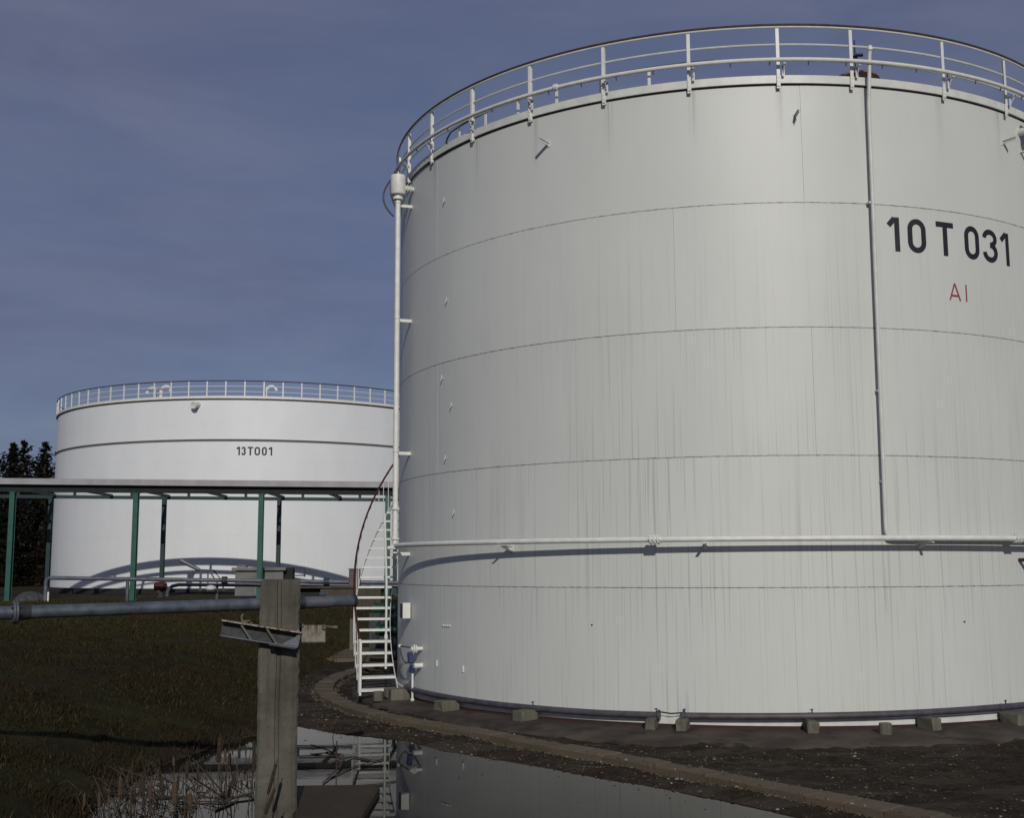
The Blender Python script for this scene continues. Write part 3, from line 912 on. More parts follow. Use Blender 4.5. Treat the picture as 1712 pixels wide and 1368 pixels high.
for z in (3.42, 2.86, RZ - 0.05):
    m2.lathe([(0.085, -0.02), (0.085, 0.02)], fp(0.31, z), 14)
m2.tube([fp(0.31, RZ + 0.1), fp(0.33, RZ), fp(0.38, RZ - 0.04), fp(0.46, RZ - 0.05)], 0.036, 10)
part('pipe_flange', m2, M['trim'], foam)
for z in (9.40, 7.1, 4.51, 2.60):
    m2 = MB().box(fp(0.155, z, -0.9), (0.31, 0.05, 0.012), Matrix.Rotation(rad(FA - 0.9), 3, 'Z'))
    m2.box(fp(0.155, z - 0.03, -0.6), (0.31, 0.010, 0.05), Matrix.Rotation(rad(FA - 0.6), 3, 'Z'))
    m2.lathe([(0.062, -0.012), (0.062, 0.012)], fp(0.31, z), 12)
    part('bracket', m2, M['white'], foam)
part('drain_loop', MB().tube([fp(0.55 - 0.20 * (2 * q - 1) ** 2 + 0.05 * q, 9.97 - 0.85 * q, -0.9 * math.sin(PI * q)) for q in np.linspace(0, 1, 22)], 0.017, 8), M['rail_dark'], foam)
# the twin on the right, mostly beyond the frame
FB = -51.2
fq = lambda r_, z, da=0.0: pc(FB + da, R1 + r_, z)
foam2 = part('foam_chamber', MB().lathe([(0.02, 0.40), (0.10, 0.40), (0.145, 0.385), (0.15, 0.35), (0.15, 0.03), (0.135, 0.0), (0.03, 0.0)], fq(0.31, 9.56), 22), M['white'], tank)
part('supply_pipe', MB().tube([fq(0.31, z) for z in np.linspace(9.56, RZ, 12)], 0.052, 12), M['white'], foam2)
part('outlet_pipe', MB().rod(fq(0.2, 9.70), fq(0.0, 9.70), 0.07, 12), M['trim'], foam2)
for z in (9.35, 7.1, 4.51):
    part('bracket', MB().box(fq(0.155, z), (0.31, 0.05, 0.02), Matrix.Rotation(rad(FB), 3, 'Z')), M['white'], foam2)
part('handwheel', MB().tube([pc(-58.0, R1 + 0.40 + 0.10 * math.cos(q * PI / 8), 2.40 + 0.10 * math.sin(q * PI / 8)) for q in range(16)], 0.03, 8, True)
     .rod(pc(-58.0, R1 - 0.01, 2.40), pc(-58.0, R1 + 0.40, 2.40), 0.03, 8).rod(pc(-58.0, R1 + 0.40, 2.31), pc(-58.0, R1 + 0.40, 2.49), 0.012, 6), M['rail_red'], tank)

# roof vent near the rim
rv = pc(-78.7, R1 - 0.5, 10.06)
vent = part('roof_vent', MB().lathe([(0.12, 0.0), (0.12, 0.20), (0.38, 0.20), (0.36, 0.24), (0.13, 0.33), (0.02, 0.34)], rv, 20), M['rust_roof'], tank)
m2 = MB().rod(rv + Vector((0, 0, 0.3)), rv + Vector((0, 0, 0.92)), 0.012, 6)
m2.box(rv + Vector((-0.02, -0.05, 0.58)), (0.08, 0.06, 0.09), None, 0.008).box(rv + Vector((0.06, -0.05, 0.64)), (0.11, 0.04, 0.05)).box(rv + Vector((-0.01, -0.04, 0.4)), (0.05, 0.05, 0.07))
part('lightning_rod', m2, M['steel_dark'], vent)

# ------------------------------------------------ lettering
def glyph(ch, w, h, t):
    """centre-line strokes of a plain road-sign letter, in metres"""
    def line(*p):
        out = []
        for (x0, y0), (x1, y1) in zip(p[:-1], p[1:]):
            n = max(1, int(math.hypot(x1 - x0, y1 - y0) / 0.04))
            out += [(x0 + (x1 - x0) * i / n, y0 + (y1 - y0) * i / n) for i in range(n)]
        return out + [p[-1]]
    def el(cx, cy, rx, ry, a0, a1):
        n = 18
        return [(cx + rx * math.cos(rad(a0 + (a1 - a0) * i / n)), cy + ry * math.sin(rad(a0 + (a1 - a0) * i / n))) for i in range(n + 1)]
    k = t / 2
    if ch == '1':
        return [line((w - k, 0), (w - k, h)), line((w - k * 1.9, h - k * 0.4), (0.0 + k * 0.2, h - t * 1.55))]
    if ch == 'T': return [line((0, h - k), (w, h - k)), line((w / 2, 0), (w / 2, h - t))]
    if ch == '0':
        r = w / 2 - k; ry = min(h / 2 - k, r * 1.05)
        return [el(w / 2, h - k - ry, r, ry, 0, 180) + el(w / 2, k + ry, r, ry, 180, 360) + [(w - k, h - k - ry)]]
    if ch == '3':
        r = w / 2 - k
        r1, r2 = (h * 0.235 - k * 0.5), (h * 0.265 - k * 0.5)
        c1, c2 = h - k - r1, k + r2
        return [el(w / 2 - 0.02 * w, c1, r * 0.97, r1, 178, -88), el(w / 2 - 0.02 * w, c2, r, r2, 90, -178)]
    if ch == 'A': return [line((k * 0.4, 0), (w / 2, h)), line((w / 2, h), (w - k * 0.4, 0)), line((w * 0.2, h * 0.28), (w * 0.8, h * 0.28))]
    if ch == 'l': return [line((k, 0), (k, h))]
def letters(items, z0, h, t, r, c, mat, parent, name):
    """items: (character, left edge in degrees, right edge in degrees)"""
    mb = MB()
    for ch, d0, d1 in items:
        w = rad(d1 - d0) * r
        for q_, st in enumerate(glyph(ch, w, h, t)):
            k = len(st); lo, hi = [], []
            for i, p in enumerate(st):
                a, b = st[max(0, i - 1)], st[min(k - 1, i + 1)]
                if ch == '0' and i in (0, k - 1): a, b = st[k - 2], st[1]
                dx, dy = b[0] - a[0], b[1] - a[1]
                L = math.hypot(dx, dy) or 1
                nx_, ny_ = -dy / L * t / 2, dx / L * t / 2
                for sgn, arr in ((-1, lo), (1, hi)):
                    u, v = p[0] + sgn * nx_, p[1] + sgn * ny_
                    arr.append(pc(d0 + math.degrees(u / r), r + 0.005 + 0.0025 * q_, z0 + v, c))
            mb.strip(lo, hi)
    return part(name, mb, mat, parent, False)
letters([('1', -77.35, -75.68), ('0', -74.46, -71.62), ('T', -69.92, -66.98), ('0', -65.05, -62.3), ('3', -61.55, -58.5), ('1', -57.75, -55.92)],
        7.252, 0.558, 0.088, R1, TC, M['black'], tank, 'tank_number')
letters([('A', -68.21, -66.34), ('l', -65.37, -65.12)], 6.53, 0.28, 0.026, R1, TC, M['red_letter'], tank, 'class_mark')

# ------------------------------------------------ spiral stair at the left edge
RI, RO = R1 + 0.16, 7.70
A0, DA, RISE, NT_ = -162.2, 2.1, 0.2065, 24
def helix(r, z0, a0, a1, dz=0.0, st=1.0):
    n = int(abs(a1 - a0) / st) + 1
    out = []
    for i in range(n + 1):
        a = a0 + (a1 - a0) * i / n
        out.append(pc(a, r, z0 + (a0 - a) / DA * RISE + dz))
    return out
AE = A0 - DA * NT_
def ribbon(r, h, th, dz):
    mb = MB()
    inn, out = helix(r, 0.0, A0 + 0.6, AE, dz), helix(r + th, 0.0, A0 + 0.6, AE, dz)
    up_i, up_o = [p + Vector((0, 0, h)) for p in inn], [p + Vector((0, 0, h)) for p in out]
    mb.strip(inn, up_i); mb.strip(up_i, up_o); mb.strip(up_o, out); mb.strip(out, inn)
    return mb
stair = part('staircase', ribbon(RO, 0.07, 0.010, 0.0), M['white'], tank)
part('stringer', ribbon(RI - 0.012, 0.05, 0.010, 0.0), M['white'], stair)
tm = MB()
tm.box(((RI + RO) / 2, 0, 0.0), (RO - RI, 0.25, 0.026), None, 0.004)
tm.box(((RI + RO) / 2, -0.118 + 0.24, -0.02), (RO - RI, 0.006, 0.016))
tread_me = tm.mesh('tread', M['white'])
for i in range(NT_ + 1):
    a = A0 - DA * i
    if i == 0: tr0 = link('tread', tread_me, stair, (0, 0, 0.06 + RISE * i), rad(a))
    else: copy_part(tr0, stair, (0, 0, 0.06 + RISE * i), rad(a))
    bal = MB().rod(pc(a, RO + 0.012, 0.06 + RISE * i - 0.05), pc(a, RO + 0.012, 0.06 + RISE * i + 0.93), 0.008 if i else 0.028, 6)
    if i % 1 == 0: part('baluster', bal, M['white'], stair)
part('handrail', MB().tube(helix(RO + 0.012, 0.06, A0, AE, 0.95), 0.021, 8), M['rail_red'], stair)
part('corner_post', MB().box(pc(A0 + 0.4, RO + 0.01, 0.46), (0.045, 0.06, 1.0), Matrix.Rotation(rad(A0), 3, 'Z'), 0.004), M['white'], stair)
part('conduit', MB().tube([pc(-163.0, R1 + 0.36, 0.42), pc(-163.0, R1 + 0.36, 2.0), pc(-163.4, R1 + 0.40, 3.35)], 0.022, 8)
     .lathe([(0.035, -0.04), (0.035, 0.04)], pc(-163.0, R1 + 0.36, 1.02), 10), M['white'], stair)

# electrical box on the shell, right of the stair
ex = part('junction_box', MB().box(pc(-159.2, R1 + 0.10, 1.52), (0.15, 0.17, 0.29), Matrix.Rotation(rad(-159.2), 3, 'Z'), 0.008), M['white'], tank)
part('box_lid', MB().box(pc(-159.2, R1 + 0.178, 1.52), (0.012, 0.15, 0.27), Matrix.Rotation(rad(-159.2), 3, 'Z'), 0.004), M['steel_dark'], ex)
# sampling valve with blue actuator
sv = part('sampling_valve', MB().rod(pc(-153.6, R1, 0.86), pc(-153.6, R1 + 0.22, 0.86), 0.035, 12)
          .rod(pc(-153.6, R1 + 0.12, 0.86), pc(-153.6, R1 + 0.145, 0.86), 0.075, 14).rod(pc(-153.6, R1 + 0.16, 0.86), pc(-153.6, R1 + 0.185, 0.86), 0.075, 14)
          .rod(pc(-153.6, R1, 0.56), pc(-153.6, R1 + 0.16, 0.56), 0.045, 10), M['white'], tank)
part('actuator', MB().box(pc(-154.2, R1 + 0.2, 0.70), (0.09, 0.08, 0.2), Matrix.Rotation(rad(-150), 3, 'Z') @ Matrix.Rotation(0.25, 3, 'X'), 0.012)
     .box(pc(-154.2, R1 + 0.16, 0.50), (0.10, 0.07, 0.14), Matrix.Rotation(rad(-150), 3, 'Z') @ Matrix.Rotation(-0.3, 3, 'X'), 0.012), M['blue'], sv)
part('standpipe', MB().rod(pc(-153.9, R1 + 0.17, 0.42), pc(-153.9, R1 + 0.17, -0.09), 0.02, 8).rod(pc(-153.9, R1 + 0.17, -0.06), pc(-153.9, R1 + 0.17, -0.02), 0.035, 8), M['white'], sv)
part('cable', MB().tube([pc(-154.4, R1 + 0.2, 0.62), pc(-156, R1 + 0.2, 0.58), pc(-157.6, R1 + 0.2, 0.64), pc(-158.9, R1 + 0.2, 0.76), pc(-159.3, R1 + 0.2, 0.86)], 0.010, 6)
     .rod(pc(-153.8, R1 + 0.18, 0.88), pc(-159.3, R1 + 0.2, 0.87), 0.012, 6), M['cable'], sv)
part('lever_ball', MB().lathe([(0.003, -0.035), (0.025, -0.025), (0.035, 0), (0.025, 0.025), (0.003, 0.035)], pc(-159.3, R1 + 0.2, 0.87), 12), M['white'], sv)

# ------------------------------------------------ pipe round the foot, on concrete blocks
BPR = R1 + 0.145
bp = thing('foot_pipe', 'purple grey pipe running low round the foot of the near tank', 'pipe', (TC.x, TC.y, 0.06))
def bpz(a): return float(np.interp(a, [-160, -149, -135, -117, -109, -99, -80, -67, -40], [0.135, 0.125, 0.105, 0.095, 0.105, 0.12, 0.145, 0.165, 0.17]))
for a0_, a1_ in ((-156.8, -109.1), (-106.0, -28)):
    n_ = int((a1_ - a0_) / 1.0)
    pts = [pc(a0_ + (a1_ - a0_) * i / n_, BPR, bpz(a0_ + (a1_ - a0_) * i / n_)) for i in range(n_ + 1)]
    part('pipe_run', MB().tube(pts, 0.050, 12), M['purple'], bp)
    for a in (a0_, a1_):
        part('end_flange', MB().tube([pc(a - 0.12, BPR, bpz(a)), pc(a + 0.12, BPR, bpz(a))], 0.082, 14), M['purple'], bp)
part('drain_bar', MB().tube([pc(-109.3, BPR, 0.16), pc(-107.6, BPR, 0.135), pc(-105.9, BPR, 0.155)], 0.012, 6), M['shade'], bp)
for a in (-126.6, -109.4, -105.9, -90.6, -63.8):
    part('vent_cock', MB().rod(pc(a, BPR, bpz(a)), pc(a, BPR, bpz(a) + 0.10), 0.010, 6).rod(pc(a - 0.22, BPR, bpz(a) + 0.088), pc(a + 0.15, BPR, bpz(a) + 0.098), 0.009, 6), M['steel_dark'], bp)
part('white_strip', MB().lathe([(R1 + 0.02, -0.03), (R1 + 0.034, -0.03), (R1 + 0.034, 0.075), (R1 + 0.003, 0.085)], (TC.x, TC.y, 0), 200), M['trim'], tank)
BL = [(-157.4, 0.30, 0.21, 'pale block at the foot of the stairs, under the end of the low pipe'),
      (-141.9, 0.27, 0.18, 'low pale block with cut corners, second along the low pipe from the stairs'),
      (-127.1, 0.25, 0.17, 'square block under the pipe valve, third from the stairs'),
      (-109.8, 0.15, 0.17, 'narrow block left of the gap in the low pipe'),
      (-106.0, 0.15, 0.17, 'narrow block right of the gap in the low pipe'),
      (-91.0, 0.16, 0.17, 'single narrow block midway between the pipe gap and the round stub'),
      (-76.4, 0.18, 0.19, 'pale block just right of the round concrete stub'),
      (-63.2, 0.34, 0.19, 'wide block under the low pipe at the right edge of the picture')]
for a, w_, h_, lab in BL:
    base = pc(a, R1 + 0.27, -0.085)
    m2 = MB().box(base + Vector((0, 0, h_ / 2)), (0.36, w_, h_), Matrix.Rotation(rad(a + random.uniform(-6, 6)), 3, 'Z'), 0.018)
    # chamfer unevenly so that each block is its own
    m2.v = [(x + random.uniform(-.011, .011), y + random.uniform(-.011, .011), z + random.uniform(-.014, .004)) for x, y, z in m2.v]
    single('concrete_block', lab, 'concrete block', m2, M['block'], base, 'blocks carrying the low pipe', False)
for a, r_, lab, hh in ((-158.9, R1 + 0.62, 'short round concrete stub below the bottom step of the stairs', 0.17), (-83.0, R1 + 0.52, 'round concrete stub with a hollow top standing alone on the apron', 0.17)):
    base = pc(a, r_, -0.10)
    single('concrete_stub', lab, 'concrete stub', MB().lathe([(0.095, 0), (0.09, hh - 0.01), (0.08, hh), (0.055, hh), (0.05, hh - 0.05), (0.01, hh - 0.05)], base, 16), M['block'], base, 'round concrete stubs')
bb = pc(-159.6, R1 + 0.36, -0.08)
single('concrete_block', 'small broken block wedged behind the stub at the bottom step', 'concrete block', MB().box(bb + Vector((0, 0, 0.10)), (0.22, 0.2, 0.2), Matrix.Rotation(0.5, 3, 'Z'), 0.03), M['block'], bb, 'blocks carrying the low pipe', False)

# ================================================================ the far white tank
t2 = thing('storage_tank', 'clean white storage tank standing farther off, numbered 13T001', 'storage tank', tuple(C2))
Z2T, Z2M, Z2B = 11.38, 9.09, 1.05
for (za, zb) in ((Z2B + 0.16, Z2M - 0.03), (Z2M + 0.03, Z2T)):
    mb = MB(); uvs = []
    A = np.arange(-180, 181, 1.5)
    lo, hi = [pc(a, R2, za, C2) for a in A], [pc(a, R2, zb, C2) for a in A]
    mb.strip(lo, hi); uvs = [(rad(a) * R2, za) for a in A] + [(rad(a) * R2, zb) for a in A]
    part('shell_course', mb, M['white_tank'], t2, True, uvs)
def ringlathe(prof, mat, name, parent=t2, n=180, c=C2):
    mb = MB().lathe(prof, (c.x, c.y, 0), n)
    mb.f = [f for f in mb.f if len(f) == 4]
    return part(name, mb, mat, parent)
ringlathe([(R2 - 0.01, Z2M - 0.035), (R2 + 0.02, Z2M - 0.035), (R2 + 0.02, Z2M + 0.02), (R2 + 0.055, Z2M + 0.055), (R2 + 0.055, Z2M + 0.085), (R2 - 0.01, Z2M + 0.085)], M['seam'], 'stiffener')
ringlathe([(R2 + 0.005, Z2T - 0.06), (R2 + 0.04, Z2T - 0.06), (R2 + 0.04, Z2T + 0.01), (R2 - 0.05, Z2T + 0.01)], M['rail_dark'], 'rim_shadow_line')  # dark ring repeats the painted shadow line under this rim
ringlathe([(R2 - 0.05, Z2T + 0.012), (R2 + 0.09, Z2T + 0.012), (R2 + 0.09, Z2T + 0.15), (R2 + 0.08, Z2T + 0.15), (R2 + 0.08, Z2T + 0.05), (R2 - 0.05, Z2T + 0.05)], M['white'], 'rim_angle')
ringlathe([(R2 - 0.02, Z2T + 0.04), (R2 - 3, Z2T + 0.14), (3, Z2T + 0.5), (0.02, Z2T + 0.6)], M['white_tank'], 'roof')
ringlathe([(R2 + 0.18, Z2B - 0.3), (R2 + 0.18, Z2B + 0.14), (R2 - 0.02, Z2B + 0.165)], M['shade'], 'footing')  # near-black ring carries the foundation's shadow in its colour
g2 = part('guard_rail', MB().tube(arc(0, 360, R2 + 0.07, Z2T + 0.97, 2.0, C2)[:-1], 0.032, 6, True), M['rail_dark'], t2)
for z in (0.38, 0.68): part('mid_rail', MB().tube(arc(0, 360, R2 + 0.05, Z2T + z, 2.0, C2)[:-1], 0.02, 5, True), M['white'], g2)
p2 = MB().box((R2 + 0.06, 0, Z2T + 0.48 - C2.z), (0.05, 0.07, 0.96)).mesh('rail_post', M['white'], False)
for i in range(78):
    a = -180 + i * 360 / 78
    if i == 0: q0 = link('rail_post', p2, g2, (0, 0, 0), rad(a))
    else: copy_part(q0, g2, (0, 0, 0), rad(a))
def goose(a, rr, sgn, top, w=0.3, name='gooseneck_vent', rt=0.10):
    b = pc(a, rr, Z2T + 0.05, C2)
    t_ = Vector((-math.sin(rad(a)), math.cos(rad(a)), 0)) * sgn
    pts = [b, b + Vector((0, 0, top - w))] + [b + t_ * (w - w * math.cos(q)) + Vector((0, 0, top - w + w * math.sin(q))) for q in np.linspace(0.25, PI * 0.97, 9)]
    return part(name, MB().tube(pts, [rt * 0.5, rt * 0.5] + [rt] * 9 if rt < 0.1 else rt, 10), M['white'], t2)
goose(-107.6, R2 - 0.6, -1, 0.72)
goose(-106.2, R2 - 0.6, 1, 0.78)
goose(-77.8, R2 - 3.0, 1, 1.12, 0.28, rt=0.085)
part('overflow_nozzle', MB().lathe([(0.17, 0.0), (0.17, 0.42), (0.19, 0.42), (0.19, 0.47), (0.13, 0.47), (0.12, 0.44), (0.01, 0.44)], pc(-94.6, R2 - 0.02, 11.06, C2), 18,
     (math.cos(rad(-94.6)) - 0.25, math.sin(rad(-94.6)), -0.2)), M['white'], t2)
letters([('1', -84.68, -83.9), ('3', -83.55, -82.47), ('T', -82.08, -80.72), ('0', -80.40, -79.05), ('0', -78.62, -77.42), ('1', -76.95, -76.12)], 8.30, 0.46, 0.082, R2, C2, M['black'], t2, 'tank_number')

# ================================================================ pipe bridge on green posts
YF, YB = 50.5, 55.0
def slope(x): return -0.0137 * (x + 13.5)           # the bridge falls slightly to the right
br = thing('pipe_bridge', 'long pipe bridge on green steel posts before the white tank', 'pipe bridge', (-13.5, 52.7, 1.1))
PX = [-27.0, -21.62, -16.28, -10.86, -5.39, 0.0, 5.4]
def gz1(x, y):
    z, _, _ = ground_z(np.array([x]), np.array([y])); return float(z[0])
for y_, m_, hw in ((YF, 'green', 0.105), (YB, 'green_shaded', 0.09)):
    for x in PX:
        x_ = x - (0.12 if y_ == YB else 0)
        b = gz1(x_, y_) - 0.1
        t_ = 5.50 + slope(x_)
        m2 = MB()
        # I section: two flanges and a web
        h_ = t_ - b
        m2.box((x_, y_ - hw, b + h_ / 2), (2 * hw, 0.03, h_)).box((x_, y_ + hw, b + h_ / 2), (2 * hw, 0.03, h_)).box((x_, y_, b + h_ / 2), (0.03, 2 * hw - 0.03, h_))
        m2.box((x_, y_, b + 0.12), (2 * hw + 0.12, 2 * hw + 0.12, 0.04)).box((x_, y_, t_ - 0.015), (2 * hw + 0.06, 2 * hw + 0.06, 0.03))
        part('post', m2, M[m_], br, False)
def beam(name, y, z, h_, d_, mat, x0=-33.0, x1=6.5, ch=0.0):
    m2 = MB()
    V = []
    for x in (x0, x1):
        for dy in (-d_ / 2, d_ / 2):
            for dz in (-h_ / 2, h_ / 2): V.append((x, y + dy, z + dz + slope(x)))
    m2.add(V, [(0, 1, 3, 2), (4, 6, 7, 5), (0, 4, 5, 1), (2, 3, 7, 6), (0, 2, 6, 4), (1, 5, 7, 3)])
    return part(name, m2, mat, br, False)
beam('fascia', YF - 0.34, 5.92, 0.23, 0.06, M['fascia'])
beam('fascia_cap', YF - 0.16, 6.05, 0.03, 0.42, M['fascia'])
beam('main_beam', YF, 5.66, 0.32, 0.22, M['beam_shaded'])  # shade below the fascia is in this beam's colour
beam('back_beam', YB, 5.545, 0.16, 0.12, M['green_shaded'])
beam('shadow_duct', YB, 6.10, 0.34, 0.16, M['fascia'])  # added out of sight behind the fascia to cast the tank's shadow band
for y_, z_, r_ in ((53.0, 6.06, 0.05), (51.6, 5.93, 0.08)):  # the farther pipe is added, hidden, for the thinnest shadow band
    part('carried_pipe', MB().rod((-33, y_, z_ + slope(-33)), (6.5, y_, z_ + slope(6.5)), r_, 10), M['galv2'], br)
x = -32.3
while x < 6:
    s0 = slope(x)
    part('cross_beam', MB().box((x, (YF + YB) / 2, 5.62 + s0), (0.14, YB - YF - 0.3, 0.11)), M['green_shaded'], br, False)
    part('shadow_stub', MB().box((x + 0.9, YB, 5.775 + s0), (0.12, 0.08, 0.33)), M['green_shaded'], br, False)  # stubs added for the upright bars of shadow on the white tank
    x += 2.69

# ================================================================ long thin pipes before the white tank
lp = thing('pipeline', 'thin grey pipe on short legs running before the white tank', 'pipe', (-12, 48, 1.1))
def lz(x): return 1.93 - 0.0185 * (x + 19.0)
pts = [(-19.02, 48, gz1(-19, 48) - 0.1), (-19.02, 48, 1.78), (-18.98, 48, 1.88), (-18.85, 48, 1.93)] + [(x, 48, lz(x)) for x in np.linspace(-18.4, -3.0, 12)]
part('pipe_run', MB().tube(pts, 0.085, 10), M['galv2'], lp)
for x in (-15.7, -10.2, -5.9):
    part('leg', MB().rod((x, 48, gz1(x, 48) - 0.1), (x, 48, lz(x)), 0.07, 8), M['galv2'], lp)
for x in (-11.75, -7.6):
    part('flange', MB().rod((x - 0.1, 48, lz(x)), (x + 0.1, 48, lz(x)), 0.16, 12), M['steel_dark'], lp)
l2 = thing('pipeline', 'lower pipe with a bend at its left end beside the red valve', 'pipe', (-11, 48.6, 1.2))
zz = lambda x: 1.63 - 0.012 * (x + 14)
pts = [(-14.25, 48.6, 1.15), (-14.2, 48.6, 1.42), (-14.05, 48.6, 1.56), (-13.8, 48.6, 1.62)] + [(x, 48.6, zz(x)) for x in np.linspace(-13.4, -3.5, 8)]
part('pipe_run', MB().tube(pts, 0.075, 10), M['galv2'], l2)
for x in (-12.2, -8.8):
    part('leg', MB().rod((x, 48.6, 1.0), (x, 48.6, zz(x)), 0.06, 8), M['galv2'], l2)

rvv = thing('red_valve', 'dark red valve body low beside the bent pipe', 'valve', (-14.6, 49, 1.2))
part('body', MB().box((-14.65, 49, 1.55), (0.5, 0.36, 0.36), None, 0.08).lathe([(0.2, 0), (0.2, 0.12), (0.08, 0.16)], (-14.7, 49, 1.3), 12), M['red'], rvv)
part('bonnet', MB().rod((-14.4, 49, 1.5), (-14.05, 49, 1.35), 0.07, 8).box((-14.25, 49, 1.35), (0.3, 0.2, 0.14)), M['steel_dark'], rvv)
hw = thing('fire_monitor', 'fire monitor with a slanted barrel on a curved pipe frame', 'fire monitor', (-13.0, 49.4, 1.2))
part('barrel', MB().tube([(-13.95, 49.4, 2.62), (-13.4, 49.4, 2.34), (-13.15, 49.4, 2.22)], [0.10, 0.085, 0.07], 10), M['galv2'], hw)
m2 = MB()
m2.tube([(-13.7, 49.4, 1.6)] + [(-13.1 - 0.55 * math.cos(q), 49.4, 1.7 + 0.52 * math.sin(q)) for q in np.linspace(0.15, PI * 0.5, 6)] + [(-12.55, 49.4, 2.2), (-12.2, 49.4, 1.75), (-12.1, 49.4, 1.3)], 0.035, 6)
m2.rod((-13.1, 49.4, 2.2), (-13.1, 49.4, 1.2), 0.05, 8).rod((-12.75, 49.4, 2.2), (-12.35, 49.4, 1.6), 0.03, 6).rod((-13.5, 49.4, 1.9), (-13.25, 49.4, 2.2), 0.03, 6).rod((-12.8, 49.4, 2.18), (-12.78, 49.4, 1.3), 0.03, 6)
part('frame', m2, M['galv2'], hw)
single('white_bag', 'small white lump lying on the dike under the pipes', 'bag', MB().lathe([(0.18, 0), (0.24, 0.06), (0.2, 0.15), (0.07, 0.2), (0.01, 0.21)], (-12.35, 48.2, 1.4), 10), M['trim'], (-12.35, 48.2, 1.3))
pz = gz1(-18.75, 48.3)
st_ = thing('marker_stake', 'short white marker stake in the grass left of the pipe leg', 'stake', (-18.75, 47.6, pz))
part('shaft', MB().box((-18.75, 47.6, pz + 0.15), (0.06, 0.05, 0.5)), M['white'], st_, False)
part('tip', MB().box((-18.75, 47.6, pz + 0.48), (0.035, 0.03, 0.18)), M['rail_red'], st_, False)

hut = thing('pump_hut', 'low grey concrete hut with a flat overhanging lid behind the pillar', 'hut', (-11.1, 52.3, 1.1))
part('wall', MB().box((-11.1, 52.3, 1.62), (2.1, 1.6, 1.1), None, 0.02), M['hut'], hut, False)
part('lid', MB().box((-11.1, 52.3, 2.24), (2.36, 1.9, 0.14), None, 0.02), M['hut'], hut, False)
part('lid_hatch', MB().box((-11.95, 52.0, 2.37), (0.4, 0.5, 0.1), None, 0.02), M['hut'], hut, False)
part('side_cabinet', MB().box((-9.85, 52.0, 1.85), (0.36, 0.5, 0.9), None, 0.02), M['shade'], hut, False)
part('side_frame', MB().box((-9.45, 52.0, 2.28), (0.5, 0.05, 0.06)).box((-9.45, 52.0, 1.95), (0.5, 0.05, 0.05)).box((-9.2, 52.0, 2.1), (0.07, 0.06, 0.42)), M['steel_dark'], hut, False)
cz = gz1(-5.9, 44.4)
cb = thing('control_cabinet', 'brown control cabinet behind the stair handrail', 'cabinet', (-5.95, 44.4, cz))
part('body', MB().box((-5.95, 44.4, (cz + 2.22) / 2), (0.42, 0.32, 2.22 - cz), None, 0.02), M['brownbox'], cb, False)
part('lid', MB().box((-5.95, 44.4, 2.24), (0.46, 0.38, 0.04)), M['brownbox'], cb, False)

rw = thing('retaining_wall', 'brown concrete retaining wall at the end of the dike beyond the pillar', 'wall', (-5.8, 39.0, 0.6))
part('wall_panel', MB().box((-5.35, 39.0, 1.0), (2.0, 0.3, 1.25), None, 0.02), M['wall'], rw, False)
part('wall_cap', MB().box((-5.8, 39.0, 1.655), (3.1, 0.42, 0.06), None, 0.01), M['wall'], rw, False)
part('opening_shade', MB().box((-6.82, 39.12, 1.1), (0.92, 0.1, 1.05)), M['shade'], rw, False)  # dark panel paints the shade inside the gap of the wall
part('jamb', MB().box((-7.3, 39.0, 1.0), (0.12, 0.3, 1.25)), M['wall'], rw, False)
cpz = gz1(-4.45, 33.0)
cps = thing('fence_post', 'tan concrete post standing in the grass left of the stairs', 'post', (-4.48, 33.0, cpz - 0.1))
part('shaft', MB().box((-4.48, 33.0, cpz + 0.42), (0.13, 0.13, 1.1), None, 0.015), M['block'], cps, False)
ra_ = structure('ramp', MB().add([(-5.05, 31.2, -0.06), (-3.3, 31.1, -0.06), (-3.2, 33.6, 0.06), (-4.6, 33.4, 0.08), (-5.05, 31.2, -0.4), (-3.3, 31.1, -0.4), (-3.2, 33.6, -0.4), (-4.6, 33.4, -0.4)],
     [(0, 1, 2, 3), (4, 5, 1, 0), (5, 6, 2, 1), (6, 7, 3, 2), (7, 4, 0, 3)]), M['kerb'], False, 'sloping concrete ramp behind the kerb')
for (x, y, lab) in ((-3.55, 33.6, 'bright green pump seen between the upper stair treads'), (-3.3, 32.2, 'lower green valve set seen between the middle stair treads')):
    b = gz1(x, y)
    pm_ = thing('pump', lab, 'pump', (x, y, b), 'green pumps behind the stairs')
    o_z = 1.15 if y > 33 else 0.62
    part('casing', MB().rod((x - 0.42, y, o_z), (x + 0.25, y, o_z), 0.17, 14).lathe([(0.2, 0), (0.2, 0.06)], (x - 0.42, y, o_z), 14, (1, 0, 0)), M['pump'], pm_)
    part('motor', MB().box((x + 0.35, y, o_z), (0.34, 0.34, 0.36), None, 0.04).rod((x, y, o_z), (x, y, o_z + 0.35), 0.09, 10).rod((x, y, o_z + 0.33), (x, y, o_z + 0.38), 0.17, 12), M['pump'], pm_)
    part('plinth', MB().box((x, y, (b + o_z - 0.17) / 2), (1.0, 0.5, max(0.1, o_z - 0.17 - b + 0.1))), M['steel_dark'], pm_, False)
mzx, mzy = -19.95, 48.7
mzz = gz1(mzx, mzy)
m2 = MB()
V = []; nn, mm = 18, 7
for i in range(mm):
    f_ = i / (mm - 1)
    for j in range(nn):
        q = 2 * PI * j / nn
        w_ = 1 + 0.16 * math.sin(3 * q + 2 * f_) + 0.1 * math.sin(7 * q)
        V.append((mzx + 0.8 * (1 - f_) * w_ * math.cos(q), mzy + 0.6 * (1 - f_) * w_ * math.sin(q), mzz - 0.05 + 0.5 * (1 - (1 - f_) ** 2)))
